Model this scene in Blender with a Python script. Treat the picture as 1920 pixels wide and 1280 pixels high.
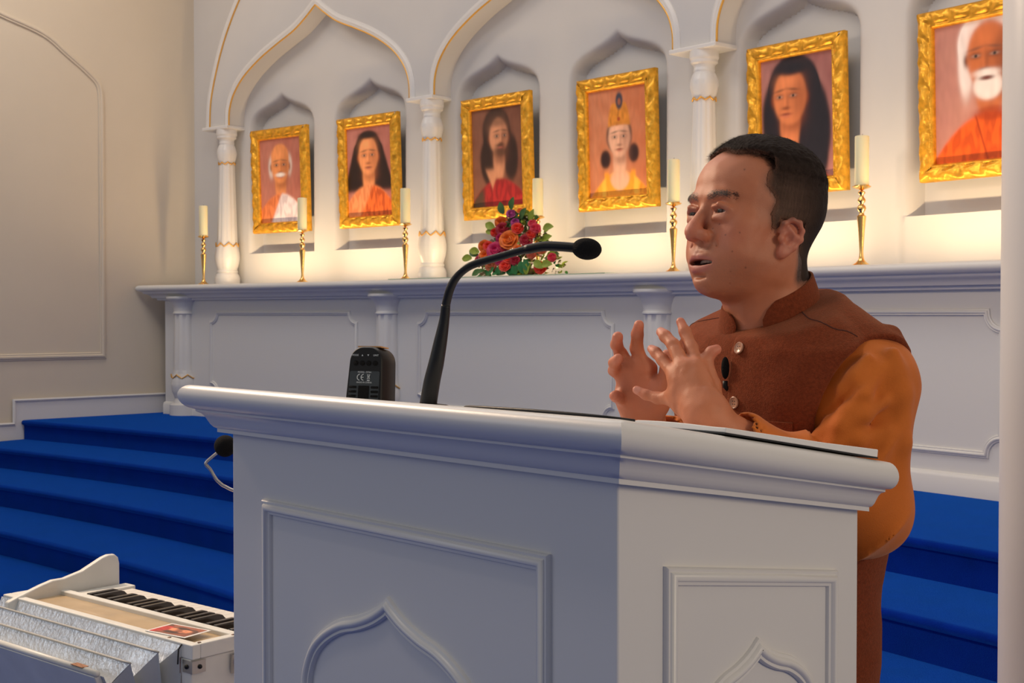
import bpy, bmesh, math, random
import numpy as np
from mathutils import Vector, Matrix
from mathutils.noise import noise as pnoise
for o in list(bpy.data.objects): bpy.data.objects.remove(o)
SC = bpy.context.scene
COL = SC.collection
rng = random.Random(7)
PI = math.pi

# ---------------------------------------------------------------- camera
YAW = math.radians(47.31)
cam_d = bpy.data.cameras.new('camera')
cam = bpy.data.objects.new('camera', cam_d); COL.objects.link(cam)
cam.location = (0, 0, 1.48)
cam.rotation_euler = (math.radians(90 - 1.216), 0, YAW)
cam_d.sensor_width = 36; cam_d.lens = 36 * 2450 / 1920
cam_d.clip_start = .05
cam_d.dof.use_dof = True; cam_d.dof.focus_distance = 1.75; cam_d.dof.aperture_fstop = 30
SC.camera = cam

# ---------------------------------------------------------------- world, lights, exposure
w = bpy.data.worlds.new('world'); SC.world = w; w.use_nodes = True
bg = w.node_tree.nodes['Background']; bg.inputs[0].default_value = (1.0, .98, .97, 1); bg.inputs[1].default_value = .235
SC.view_settings.view_transform = 'Standard'; SC.view_settings.look = 'None'
SC.view_settings.exposure = 0; SC.view_settings.gamma = 1; SC.view_settings.use_curve_mapping = False

def area(name, loc, target, size, power, color, sy=None, spread=None):
    l = bpy.data.lights.new(name, 'AREA'); l.energy = power; l.color = color
    l.shape = 'RECTANGLE' if sy else 'SQUARE'; l.size = size
    if sy: l.size_y = sy
    if spread: l.spread = math.radians(spread)
    o = bpy.data.objects.new(name, l); COL.objects.link(o); o.location = loc
    d = Vector(target) - Vector(loc); o.rotation_euler = d.to_track_quat('-Z', 'Y').to_euler()
    return o
# soft daylight coming in from the hall on the left, behind the camera
area('hall_daylight', (-6.0, -4.5, 3.2), (-3.0, 3.0, 1.2), 4.0, 52, (.94, .96, 1.0), 2.6)
# ceiling panels over the stage
for x in (-8.0, -5.2, -2.6):
    area('ceiling_panel', (x, 3.0, 5.0), (x, 3.4, 0), 1.3, 29, (1.0, .97, .95))
# warm ceiling downlights over the altar wall
for x in (-8.3, -6.2, -4.2, -2.4):
    area('ceiling_downlight', (x - .4, 3.9, 4.9), (x + .3, 5.7, 2.3), .3, 5.5, (1.0, .72, .46))
area('wall_wash', (-8.2, 2.6, 4.7), (-9.5, 3.9, 2.8), .5, 9, (1.0, .70, .40))
# warm house lights: high on the left of the stage, overhead, and from the right
area('house_light', (-3.9, .95, 3.2), (-1.3, 1.6, 1.5), .5, 74, (1.0, .74, .52))
area('house_light', (-1.6, .2, 3.7), (-1.15, 1.55, 1.6), .35, 9, (1.0, .86, .74))
area('house_light', (2.4, 1.65, 2.2), (-.7, 1.3, 1.15), 1.0, 36, (1.0, .80, .56))
# warm light tubes lying behind the raised front lip of the altar top
for s_ in (-3.22, -2.24, -1.02, .06, 1.25, 2.33, 3.4):
    th = s_ / 21.3
    p = (-5.2 + 20.99 * math.sin(th), -15.58 + 20.99 * math.cos(th), 1.72)
    q = (-5.2 + 21.02 * math.sin(th), -15.58 + 21.02 * math.cos(th), 1.95)
    o = area('altar_uplight', p, q, .78, 6.4, (1.0, .70, .38), .03)
# ---------------------------------------------------------------- materials
def mat(name, col, rough=.5, metal=0, bump=0, bscale=200, var=0, vscale=3, sheen=0, spec=.5, attr=None, emis=None, trans=0, sss=0, alpha=1, coat=0, detail=4):
    m = bpy.data.materials.new(name); m.use_nodes = True
    nt = m.node_tree; N = nt.nodes; L = nt.links; b = N['Principled BSDF']
    b.inputs['Base Color'].default_value = (*col, 1); b.inputs['Roughness'].default_value = rough
    b.inputs['Metallic'].default_value = metal; b.inputs['Specular IOR Level'].default_value = spec
    b.inputs['Sheen Weight'].default_value = sheen
    b.inputs['Transmission Weight'].default_value = trans; b.inputs['Alpha'].default_value = alpha
    b.inputs['Coat Weight'].default_value = coat
    if sss:
        b.inputs['Subsurface Weight'].default_value = sss; b.inputs['Subsurface Radius'].default_value = (.012, .004, .002); b.inputs['Subsurface Scale'].default_value = 1
    if emis:
        b.inputs['Emission Color'].default_value = (*emis[0], 1); b.inputs['Emission Strength'].default_value = emis[1]
    src = None
    tc = N.new('ShaderNodeTexCoord')
    if attr:
        a = N.new('ShaderNodeAttribute'); a.attribute_name = attr; src = a.outputs['Color']
    if var:
        n = N.new('ShaderNodeTexNoise'); n.inputs['Scale'].default_value = vscale; n.inputs['Detail'].default_value = 5
        L.new(tc.outputs['Object'], n.inputs['Vector'])
        mr = N.new('ShaderNodeMapRange'); mr.inputs[1].default_value = .3; mr.inputs[2].default_value = .7
        mr.inputs[3].default_value = 1 - var; mr.inputs[4].default_value = 1 + var; L.new(n.outputs[0], mr.inputs[0])
        mx = N.new('ShaderNodeMix'); mx.data_type = 'RGBA'; mx.blend_type = 'MULTIPLY'; mx.inputs[0].default_value = 1
        if src: L.new(src, mx.inputs[6])
        else: mx.inputs[6].default_value = (*col, 1)
        cb = N.new('ShaderNodeCombineColor')
        for k in range(3): L.new(mr.outputs[0], cb.inputs[k])
        L.new(cb.outputs[0], mx.inputs[7]); src = mx.outputs[2]
    if src: L.new(src, b.inputs['Base Color'])
    if bump:
        n2 = N.new('ShaderNodeTexNoise'); n2.inputs['Scale'].default_value = bscale; n2.inputs['Detail'].default_value = detail
        L.new(tc.outputs['Object'], n2.inputs['Vector'])
        bp = N.new('ShaderNodeBump'); bp.inputs['Strength'].default_value = bump; bp.inputs['Distance'].default_value = .002
        L.new(n2.outputs[0], bp.inputs['Height']); L.new(bp.outputs[0], b.inputs['Normal'])
    return m
M = {}
M['paint'] = mat('white_satin_paint', (.71, .705, .70), .34, bump=.05, bscale=90)
M['wall'] = mat('matte_wall_paint', (.61, .60, .59), .6, bump=.10, bscale=260, var=.015)
M['cream'] = mat('cream_wall_paint', (.66, .585, .475), .6, bump=.10, bscale=260, var=.015)
M['altar'] = mat('altar_white_paint', (.70, .695, .675), .4, bump=.04, bscale=90)
M['goldline'] = mat('gold_leaf_line', (.78, .42, .08), .35, .5)
M['gold'] = mat('gilded_plaster', (.84, .42, .035), .36, .6, bump=.6, bscale=60, var=.28, vscale=30)
M['brass'] = mat('polished_brass', (.86, .56, .20), .2, 1.0)
M['carpet'] = mat('royal_blue_carpet', (.001, .013, .22), .95, bump=1.0, bscale=420, var=.16, vscale=9, sheen=1.0, spec=.02)
_b = M['carpet'].node_tree.nodes['Principled BSDF']; _b.inputs['Sheen Tint'].default_value = (.025, .24, 1.0, 1); _b.inputs['Sheen Roughness'].default_value = .45
M['wax'] = mat('ivory_wax', (.85, .80, .52), .5, sss=.2)
M['wick'] = mat('dark_wick', (.02, .02, .02), .8)
M['black'] = mat('black_plastic', (.005, .005, .006), .45, spec=.3)
M['blackm'] = mat('matte_black_metal', (.007, .008, .010), .45, bump=.1, bscale=500, spec=.35)
M['foam'] = mat('black_foam', (.006, .006, .007), .95, bump=1, bscale=700, spec=.2)
M['steel'] = mat('steel', (.55, .53, .50), .3, 1)
M['print'] = mat('grey_print', (.45, .50, .55), .6)
M['glass'] = mat('clear_glass', (.80, .95, .85), .02, trans=1.0)
M['paper'] = mat('white_paper', (.80, .80, .80), .7)
M['paint_attr'] = mat('printed_portrait', (1, 1, 1), .35, attr='Col')
M['ceiling'] = mat('ceiling_paint', (.6, .6, .58), .8)

# ---------------------------------------------------------------- helpers
def tag(o, label=None, cat=None, group=None, kind=None):
    if label: o['label'] = label
    if cat: o['category'] = cat
    if group: o['group'] = group
    if kind: o['kind'] = kind
    return o
def thing(name, label, cat, loc=(0, 0, 0), rotz=0, group=None):
    o = bpy.data.objects.new(name, None); COL.objects.link(o); o.location = loc; o.rotation_euler = (0, 0, rotz)
    o.empty_display_size = .1
    return tag(o, label, cat, group)
def wloc(o):
    v = Vector((0, 0, 0))
    while o is not None: v = v + o.location; o = o.parent
    return v
def mk(name, V, F, m, parent=None, smooth=True, world=False, org=None, bevel=0, colors=None, auto=None):
    """V vertices, F faces; world=True means V are world coordinates (parent then holds translation only)"""
    V = np.asarray(V, dtype=float)
    off = np.zeros(3)
    if world and parent is not None: off = np.array(wloc(parent))
    if org is not None: off = off + np.array(org)
    me = bpy.data.meshes.new(name)
    me.from_pydata((V - off).tolist(), [], [tuple(int(i) for i in f) for f in F] if not isinstance(F, np.ndarray) else F.tolist())
    me.update()
    if colors is not None:
        ca = me.color_attributes.new('Col', 'FLOAT_COLOR', 'POINT')
        c4 = np.ones((len(V), 4), dtype=np.float32); c4[:, :3] = colors
        ca.data.foreach_set('color', c4.ravel())
    ms = m if isinstance(m, (list, tuple)) else [m]
    for q in ms: me.materials.append(q)
    if smooth: me.polygons.foreach_set('use_smooth', [True] * len(me.polygons))
    o = bpy.data.objects.new(name, me); COL.objects.link(o)
    if parent is not None: o.parent = parent
    if org is not None: o.location = Vector(org)
    if bevel:
        b = o.modifiers.new('bevel', 'BEVEL'); b.width = bevel; b.segments = 3; b.limit_method = 'ANGLE'; b.angle_limit = math.radians(40)
    if auto: 
        if smooth: me.set_sharp_from_angle(angle=math.radians(auto))
    return o
class MB:
    def __init__(s): s.V = []; s.F = []
    def add(s, V, F):
        n = len(s.V); s.V.extend([tuple(v) for v in V]); s.F.extend([tuple(int(i) + n for i in f) for f in F]); return s
    def build(s, name, m, parent=None, **k): return mk(name, s.V, s.F, m, parent, **k)
def box(x0, x1, y0, y1, z0, z1):
    V = [(x, y, z) for x in (x0, x1) for y in (y0, y1) for z in (z0, z1)]
    F = [(0, 1, 3, 2), (4, 6, 7, 5), (0, 4, 5, 1), (2, 3, 7, 6), (0, 2, 6, 4), (1, 5, 7, 3)]
    return V, F
def tube(P, r, n=10, caps=True, closed=False):
    P = [Vector(p) for p in P]; R_ = r if isinstance(r, (list, tuple, np.ndarray)) else [r] * len(P)
    V = []; F = []; m = len(P); up = None
    for i, p in enumerate(P):
        if closed: t = (P[(i + 1) % m] - P[i - 1])
        else: t = (P[min(i + 1, m - 1)] - P[max(i - 1, 0)])
        t.normalize()
        if up is None:
            up = Vector((0, 0, 1)) if abs(t.z) < .9 else Vector((0, 1, 0))
        a = t.cross(up); a.normalize(); up = a.cross(t); up.normalize()
        for k in range(n):
            q = 2 * PI * k / n; V.append(p + (a * math.cos(q) + up * math.sin(q)) * R_[i])
    for i in range(m if closed else m - 1):
        for k in range(n):
            j = (i + 1) % m
            F.append((i * n + k, i * n + (k + 1) % n, j * n + (k + 1) % n, j * n + k))
    if caps and not closed:
        F.append(tuple(reversed(range(n)))); F.append(tuple(range((m - 1) * n, m * n)))
    return V, F
def lathe(prof, n=32, cx=0, cy=0, mod=None, caps=True):
    V = []; F = []
    for i, (r, z) in enumerate(prof):
        for k in range(n):
            a = 2 * PI * k / n; rr = r * (mod(a, i / max(1, len(prof) - 1), z) if mod else 1)
            V.append((cx + rr * math.cos(a), cy + rr * math.sin(a), z))
    for i in range(len(prof) - 1):
        for k in range(n):
            F.append((i * n + k, i * n + (k + 1) % n, (i + 1) * n + (k + 1) % n, (i + 1) * n + k))
    if caps:
        F.append(tuple(reversed(range(n)))); F.append(tuple(range((len(prof) - 1) * n, len(prof) * n)))
    return V, F
def catmull(P, n=6, closed=False):
    P = [np.array(p, float) for p in P]; out = []; m = len(P)
    rngi = range(m) if closed else range(m - 1)
    for i in rngi:
        if closed: a, b, c, d = P[i - 1], P[i], P[(i + 1) % m], P[(i + 2) % m]
        else: a, b, c, d = P[max(i - 1, 0)], P[i], P[i + 1], P[min(i + 2, m - 1)]
        for k in range(n):
            t = k / n
            out.append(.5 * ((2 * b) + (c - a) * t + (2 * a - 5 * b + 4 * c - d) * t * t + (3 * b - a - 3 * c + d) * t ** 3))
    if not closed: out.append(P[-1])
    return out
def loft(rings, closed_ring=True, caps=True):
    """rings: list of equal length point lists"""
    V = []; F = []; n = len(rings[0])
    for r in rings: V.extend([tuple(p) for p in r])
    for i in range(len(rings) - 1):
        for k in range(n if closed_ring else n - 1):
            F.append((i * n + k, i * n + (k + 1) % n, (i + 1) * n + (k + 1) % n, (i + 1) * n + k))
    if caps and closed_ring:
        F.append(tuple(reversed(range(n)))); F.append(tuple(range((len(rings) - 1) * n, len(rings) * n)))
    return V, F
def sphere(c, r, nu=12, nv=8, sc=(1, 1, 1)):
    V = []; F = []
    for i in range(nv + 1):
        t = PI * i / nv
        for k in range(nu):
            a = 2 * PI * k / nu
            V.append((c[0] + r * sc[0] * math.sin(t) * math.cos(a), c[1] + r * sc[1] * math.sin(t) * math.sin(a), c[2] + r * sc[2] * math.cos(t)))
    for i in range(nv):
        for k in range(nu): F.append((i * nu + k, (i + 1) * nu + k, (i + 1) * nu + (k + 1) % nu, i * nu + (k + 1) % nu))
    return V, F
# the sanctuary is concentric: wall, altar and steps are arcs about one centre
CX, CY, R0 = -5.2, -15.58, 21.3
def arc(s, z, d=0.0, R=None):
    """s: length along the wall (0 = middle), d: distance in front of the wall face"""
    th = s / R0; rr = (R if R is not None else R0) - d
    return (CX + rr * math.sin(th), CY + rr * math.cos(th), z)
def arcv(S, Z, D):
    th = np.asarray(S) / R0; rr = R0 - np.asarray(D)
    return np.stack([CX + rr * np.sin(th), CY + rr * np.cos(th), np.asarray(Z) + 0 * th], -1)
# ---------------------------------------------------------------- room shell
def struct(name, V, F, m, **k):
    o = mk(name, V, F, m, **k); o['kind'] = 'structure'; return o
struct('floor', *box(-9.8, 4, -7, 6.2, -.1, 0), M['carpet'], smooth=False)
tag(bpy.data.objects['floor'], 'blue carpeted hall floor')
# carpeted steps: concave arcs rising to the stage
nos = [(19.88, .70), (19.42, .56), (18.95, .42), (18.49, .28), (18.03, .14)]
prof = []
for i, (Rn, z) in enumerate(nos):
    top_back = 21.9 if i == 0 else nos[i - 1][0] + .022
    prof.append((top_back, z))
    r = .018
    for a in range(0, 181, 30):
        q = math.radians(90 + a); prof.append((Rn + r + math.cos(q) * r * 1.0, z - r + math.sin(q) * r))
    prof.append((Rn + .022, z - .045))
    prof.append((Rn + .022, z - .14 + .0))
prof.append((18.4, -.02)); prof.append((21.9, -.02))
SS = np.linspace(-4.6, 4.35, 120)
rings = []
for s in SS:
    th = s / R0 * 1.0
    rings.append([(CX + r * math.sin(th), CY + r * math.cos(th), z) for r, z in prof])
V, F = loft(rings)
st = struct('floor_stage', V, F, M['carpet'], smooth=True, auto=50)
tag(st, 'royal blue carpeted curved steps rising to the altar stage')

# back wall with six ogee niches (height field wrapped on the arc)
def ogee(half, h, zs, pts, c=0, n=6, both=True):
    P = catmull([(x * half, zs + y * h) for x, y in pts], n)
    R_ = [(c + p[0], p[1]) for p in P]
    if not both: return R_
    return R_ + [(c - p[0], p[1]) for p in reversed(P[:-1])]
NPTS = [(1, 0), (.99, .2), (.92, .41), (.75, .58), (.50, .70), (.27, .80), (.11, .90), (0, 1)]
NICHE = [(-3.322, .362), (-2.362, .367), (-1.115, .378), (-.088, .39), (1.212, .392), (2.262, .392)]
sg = np.concatenate([np.linspace(-4.45, 4.4, 740)])
zg = np.array(sorted(set([1.5, 1.7, 1.9, 1.9449, 1.9451] + list(np.round(np.linspace(1.957, 3.2, 120), 5)) + [3.25, 3.4, 3.7, 4.2, 5.2])))
S2, Z2 = np.meshgrid(sg, zg, indexing='ij')
D2 = np.zeros_like(S2)
def poly_sd(X, Y, poly):
    d = np.full(X.shape, 1e9); inside = np.zeros(X.shape, bool); n = len(poly)
    for i in range(n):
        x0, y0 = poly[i]; x1, y1 = poly[(i + 1) % n]
        ex, ey = x1 - x0, y1 - y0; wx, wy = X - x0, Y - y0
        t = np.clip((wx * ex + wy * ey) / (ex * ex + ey * ey + 1e-12), 0, 1)
        d = np.minimum(d, np.hypot(wx - ex * t, wy - ey * t))
        c = ((y0 <= Y) & (y1 > Y)) | ((y1 <= Y) & (y0 > Y))
        xi = x0 + (Y - y0) / (y1 - y0 + 1e-12) * ex
        inside ^= c & (X < xi)
    return np.where(inside, d, -d)
for c, hw in NICHE:
    top = ogee(hw, .285, 2.87, NPTS, c)
    poly = [(c + hw, 1.60)] + top + [(c - hw, 1.60)]
    mask = (S2 > c - hw - .1) & (S2 < c + hw + .1)
    sd = np.full(S2.shape, -1.0); sd[mask] = poly_sd(S2[mask], Z2[mask], poly)
    r1 = .05
    t = np.clip((sd + .012) / r1, 0, 1)
    dep = .10 * (1 - np.sqrt(np.clip(1 - t * t, 0, 1))) ** .9
    dep = np.where(sd > -.012 + r1, .10, dep)
    sill = Z2 < 1.945
    D2 = np.where((sd > -.012) & ~sill, -dep, D2)
P = arcv(S2.ravel(), Z2.ravel(), D2.ravel())
ns, nz = S2.shape
idx = np.arange(ns * nz).reshape(ns, nz)
F = np.stack([idx[:-1, :-1], idx[1:, :-1], idx[1:, 1:], idx[:-1, 1:]], -1).reshape(-1, 4)
wb = struct('wall_back', P, F, M['wall'], smooth=True, auto=45)
tag(wb, 'curved white wall behind the altar with six pointed niches')
V, F = loft([[arc(s, .6, 0), arc(s, 1.55, 0)] for s in np.linspace(-4.45, 4.4, 60)], closed_ring=False)
struct('wall_back_lower', V, F, M['wall'])
# left wall
struct('wall_left', *box(-9.75, -9.5, -7, 6.2, 0, 5.2), M['cream'], smooth=False)
# right side wall of the stage, its rounded end close to the camera
rp = [(-1.07, 2.14), (-1.07, 6.2), (1.2, 6.2), (1.2, 2.04), (-.97, 2.04)] + [(-.97 + .10 * math.cos(math.radians(a)), 2.14 + .10 * math.sin(math.radians(a))) for a in range(262, 181, -9)]
V, F = loft([[(x, y, 0) for x, y in rp], [(x, y, 5.2) for x, y in rp]])
struct('wall_right', V, F, M['paint'], smooth=True, auto=40)
struct('ceiling', *box(-9.8, 1.2, 1.2, 6.2, 5.2, 5.3), M['ceiling'], smooth=False)
# raised ogee panel moulding on the left wall
half = ogee(1.19, .76, 3.09, [(1, 0), (.985, .17), (.91, .29), (.77, .45), (.62, .61), (.35, .74), (.12, .88), (0, 1)], 3.3, 5)
pp = [(4.49, 1.16)] + half + [(2.11, 1.16)]
def ribbon_mould(path3, nrm, w, h, closed=False, n=6):
    """half-round moulding following path3, raised along nrm"""
    path3 = [Vector(p) for p in path3]; rings = []; m = len(path3)
    for i, p in enumerate(path3):
        nn = Vector(nrm(p)) if callable(nrm) else Vector(nrm)
        a = path3[i - 1] if (i > 0 or closed) else p; b = path3[(i + 1) % m] if (i < m - 1 or closed) else p
        t1 = (p - a); t2 = (b - p)
        if t1.length < 1e-9: t1 = t2
        if t2.length < 1e-9: t2 = t1
        t1.normalize(); t2.normalize(); t = (t1 + t2)
        if t.length < 1e-6: t = t1.copy()
        t.normalize(); sc = 1 / max(.45, t.dot(t2)); side = t.cross(nn); side.normalize()
        ring = []
        for k, (u, v) in enumerate([(-1, -.15), (-1, .35), (-.8, .62), (-.45, .55), (-.3, .85), (0, 1), (.35, .9), (.55, .5), (.9, .42), (1, .15), (1, -.15)]):
            ring.append(p + side * (u * w / 2 * sc) + nn * (v * h))
        rings.append(ring)
    if closed: rings.append(rings[0])
    return loft(rings, closed_ring=True, caps=not closed)
V, F = ribbon_mould([(-9.5, y, z) for y, z in pp], (1, 0, 0), .05, .022, closed=True)
struct('trim_1', V, F, M['cream'], smooth=True, auto=40)
tag(bpy.data.objects['trim_1'], 'pointed arch panel moulding on the left wall')
# stepped skirting on the left wall
def prism_x(poly, x0, x1):
    return loft([[(x0, y, z) for y, z in poly], [(x1, y, z) for y, z in poly]])
sk = [(5.35, .69), (5.35, .84), (3.80, .84), (3.80, .67), (3.35, .67), (3.35, .53), (2.88, .53), (2.88, .39), (2.4, .39), (2.4, .25), (1.9, .25), (1.9, .12), (-6.9, .12), (-6.9, -.02), (1.0, -.02), (3.0, .0), (5.3, .3)]
V, F = prism_x(sk, -9.502, -9.475)
struct('baseboard_left', V, F, M['paint'], smooth=False, bevel=.006)
cap = [(5.35, .845), (3.79, .845), (3.79, .675), (3.36, .675)]
V, F = ribbon_mould([(-9.475, y, z) for y, z in cap], (1, 0, 0), .022, .014)
struct('trim_2', V, F, M['paint'], smooth=True, auto=40)
# ---------------------------------------------------------------- arcade of big ogee arches
APTS = [(1, 0), (.992, .15), (.94, .30), (.82, .455), (.63, .60), (.43, .71), (.24, .805), (.10, .91), (0, 1)]
arcade = thing('arcade', 'white pointed arcade with thin gold lines standing along the back of the altar', 'arcade', arc(-.5, 1.70, .1))
ARCH = [(-2.766, .975), (-.532, 1.014), (1.795, .995), (4.06, 1.0)]
ZS, AH, D_ = 2.93, .78, .15
outer = catmull([(-4.017, 2.93), (-4.0, 3.15), (-3.925, 3.40), (-3.82, 3.64), (-3.67, 3.88), (-3.47, 4.12), (-3.2, 4.36)], 5)
arches = []
for c, hw in ARCH[:3]: arches.append(ogee(hw, AH, ZS, APTS, c, 5))
half4 = [p for p in ogee(ARCH[3][1], AH, ZS, APTS, ARCH[3][0], 5) if p[0] <= 4.06]
# lower edge of the plate from left to right, upper edge above it
low = [(-4.017, 2.93), (-3.90, 2.93)]
for a_, nx in zip(arches, [arches[1], arches[2], list(reversed(half4))]):
    a_ = list(reversed(a_)); low += a_
    x0 = a_[-1][0]; x1 = (list(reversed(nx)) if nx is not arches[1] and nx is not arches[2] else nx)[-1][0] if False else min(p[0] for p in nx)
    low += [(x0 + (x1 - x0) * t, 2.93) for t in (.33, .66)]
low += sorted(half4, key=lambda p: p[0])
fix = []
for p in low:
    if fix and p[0] <= fix[-1][0] + 1e-5: p = (fix[-1][0] + 1e-5, p[1])
    fix.append(p)
ox = [p[0] for p in outer]; oz = [p[1] for p in outer]
xs = sorted(set([p[0] for p in fix] + [x for x in ox if x > -4.017]))
lz = np.interp(xs, [p[0] for p in fix], [p[1] for p in fix])
hz = np.where(np.array(xs) < -3.2, np.interp(xs, ox, oz), 4.36)
rings = []
for x, l, h in zip(xs, lz, hz):
    col = [arc(x, l + (h - l) * t, D_) for t in np.linspace(0, 1, 9)]
    bk = [arc(x, l + (h - l) * t, -.02) for t in (1, .5, 0)]
    rings.append(col + bk)
V, F = loft(rings)
mk('spandrel', V, F, M['wall'], arcade, world=True, smooth=True, auto=38)
def anrm(p): 
    v = Vector((CX - p[0], CY - p[1], 0)); v.normalize(); return v
def offset2(path, d):
    out = []
    for i in range(len(path)):
        a = path[max(0, i - 1)]; b = path[min(len(path) - 1, i + 1)]
        tx, tz = b[0] - a[0], b[1] - a[1]; l = math.hypot(tx, tz) + 1e-9
        out.append((path[i][0] - tz / l * d, path[i][1] + tx / l * d))
    return out
full4 = half4
outer2 = [(p[0], p[1]) for p in outer]
for k, path in enumerate([outer2] + arches + [half4]):
    inn = offset2(path, -.012) if k == 0 else offset2(path, -.0)
    off = offset2(path, -.03)
    V, F = ribbon_mould([arc(x, z, D_ + .0) for x, z in off], anrm, .05, .014)
    mk('edge_moulding', V, F, M['paint'], arcade, world=True, auto=50)
    gl = offset2(path, -.050) if k == 0 else offset2(path, -.002)
    V, F = tube([arc(x, z, D_ + .003) for x, z in gl], .0065, 6)
    g = mk('gold_line', V, F, M['goldline'], arcade, world=True); g['label'] = 'thin gold line'
# impost slabs under the spandrels
for s0, s1 in [(-4.03, -3.735), (-1.80, -1.54), (.475, .81), (2.78, 3.07)]:
    V, F = loft([[arc(s, 2.93, D_ + .03), arc(s, 2.93, -.01), arc(s, 2.905, -.01), arc(s, 2.905, D_ + .03)] for s in np.linspace(s0, s1, 5)])
    mk('impost', V, F, M['paint'], arcade, world=True, smooth=False, bevel=.006)
CP = [(.001, 2.908), (.080, 2.908), (.080, 2.865), (.074, 2.855), (.074, 2.84), (.060, 2.83), (.056, 2.815), (.059, 2.80), (.057, 2.79), (.066, 2.775), (.076, 2.745), (.078, 2.72), (.073, 2.69), (.064, 2.66), (.060, 2.645), (.062, 2.6), (.068, 2.4), (.074, 2.2), (.080, 2.03), (.083, 2.01), (.090, 1.985), (.098, 1.94), (.099, 1.91), (.093, 1.87), (.082, 1.835), (.076, 1.82), (.082, 1.812), (.082, 1.80), (.078, 1.795), (.090, 1.78), (.098, 1.755), (.098, 1.73), (.092, 1.70), (.001, 1.70)]
CP = list(reversed(CP))
def zsub(P, n=4):
    out = []
    for a, b in zip(P[:-1], P[1:]):
        for k in range(n): out.append((a[0] + (b[0] - a[0]) * k / n, a[1] + (b[1] - a[1]) * k / n))
    return out + [P[-1]]
def flute(a, t, z):
    if 2.01 < z < 2.65: return 1 - .10 * (max(0, abs(math.sin(a * 5)) - .0) ** 8 < -1) - .07 * (1 - abs(math.sin(a * 5)) ** .5)
    if 1.83 < z < 2.01 or 2.655 < z < 2.79: return 1 - .05 * (1 - abs(math.sin(a * 3)) ** .4)
    return 1
def zigzag(sc, z, r, amp, n=8, cnt=96):
    P = []
    for k in range(cnt):
        a = 2 * PI * k / cnt; q = (a * n / (2 * PI)) % 1
        P.append((r * math.cos(a), r * math.sin(a), z + amp * (1 - abs(2 * q - 1) ** .8 * 1.0)))
    return P
for s in (-3.83, -1.625, .665, 2.93):
    x, y, _ = arc(s, 0, .10)
    V, F = lathe(zsub(CP), 60, mod=flute)
    c = mk('column', [(v[0] + x, v[1] + y, v[2]) for v in V], F, M['paint'], arcade, world=True, auto=60)
    for z, r, am, nn in ((2.0, .087, .03, 8), (2.635, .064, .018, 8)):
        V, F = tube([(p[0] + x, p[1] + y, p[2]) for p in zigzag(0, z, r, am, nn)], .0045, 5, closed=True)
        g = mk('zigzag_band', V, F, M['goldline'], c, world=False); g['label'] = 'gold zigzag band'
        # column meshes keep world offsets through their parent
        for v in g.data.vertices: v.co -= arcade.location
# ---------------------------------------------------------------- altar
altar = thing('altar', 'long curved white altar with panelled front and moulded top across the stage', 'altar', arc(-.5, .70, .4))
RA = 20.93
ss = np.linspace(-4.25, 4.09, 90)
V, F = loft([[arc(s, .70, R=RA), arc(s, 1.60, R=RA), arc(s, 1.60, R=21.27), arc(s, .70, R=21.27)] for s in ss])
mk('body', V, F, M['altar'], altar, world=True, auto=40)
tp = [(21.29, 1.70), (20.80, 1.70), (20.788, 1.697), (20.778, 1.688), (20.775, 1.676), (20.778, 1.664), (20.788, 1.655), (20.80, 1.652), (20.812, 1.650), (20.815, 1.640), (20.822, 1.634), (20.838, 1.630), (20.852, 1.622), (20.86, 1.612), (20.865, 1.602), (20.89, 1.600), (20.895, 1.585), (20.935, 1.58), (21.29, 1.58)]
ss2 = np.concatenate([[-4.33], np.linspace(-4.3, 4.09, 90)])
rings = []
def endp(s, r, z): return (CX + r * math.sin(s / R0), CY + r * math.cos(s / R0), z)
rings.append([endp(-4.42 + (20.935 - max(20.775, min(r, 20.935))) * -0.0 + (max(20.775, min(r, 20.935)) - 20.775) * 1.0, r, z) for r, z in tp])
for s in ss2[2:]: rings.append([endp(s, r, z) for r, z in tp])
V, F = loft(rings)
mk('altar_top', V, F, M['altar'], altar, world=True, auto=40)
V, F = loft([[endp(s, r, z) for r, z in [(20.905, .70), (20.905, .775), (20.912, .788), (20.925, .795), (20.95, .797), (20.95, .70)]] for s in ss])
mk('baseboard', V, F, M['altar'], altar, world=True, auto=40)
def notched(s0, s1, z0, z1, r=.075):
    P = []
    for cs, cz, a0 in ((s0, z0, 90), (s1, z0, 180), (s1, z1, 270), (s0, z1, 0)):
        # quarter circle notch cut into the corner
        for a in np.linspace(a0, a0 - 90, 8):
            q = math.radians(a); P.append((cs + r * math.cos(q), cz + r * math.sin(q)))
    return P
for s0, s1 in ((-3.70, -2.09), (-1.46, .235), (.955, 2.64)):
    P = notched(s0, s1, .885, 1.487)
    Q = []
    for i in range(len(P)):
        a, b = P[i], P[(i + 1) % len(P)]
        L_ = abs(a[0] - b[0]); m_ = max(1, int(L_ / .12))
        for k in range(m_): Q.append((a[0] + (b[0] - a[0]) * k / m_, a[1] + (b[1] - a[1]) * k / m_))
    V, F = ribbon_mould([arc(a, b, R=RA) for a, b in Q], anrm, .03, .016, closed=True)
    mk('panel_moulding', V, F, M['altar'], altar, world=True, auto=50)
LP0 = [(.001, .70), (.11, .70), (.11, .78), (.085, .79), (.08, .81), (.075, .83), (.082, .845), (.095, .88), (.103, .93), (.10, .97), (.094, 1.0), (.088, 1.02), (.085, 1.05), (.084, 1.2), (.080, 1.35), (.078, 1.475), (.086, 1.48), (.086, 1.488), (.080, 1.494), (.084, 1.53), (.10, 1.57), (.13, 1.595), (.13, 1.612), (.001, 1.612)]
LP = [(r * 1.14 if r > .01 else r, z) for r, z in LP0]
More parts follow.
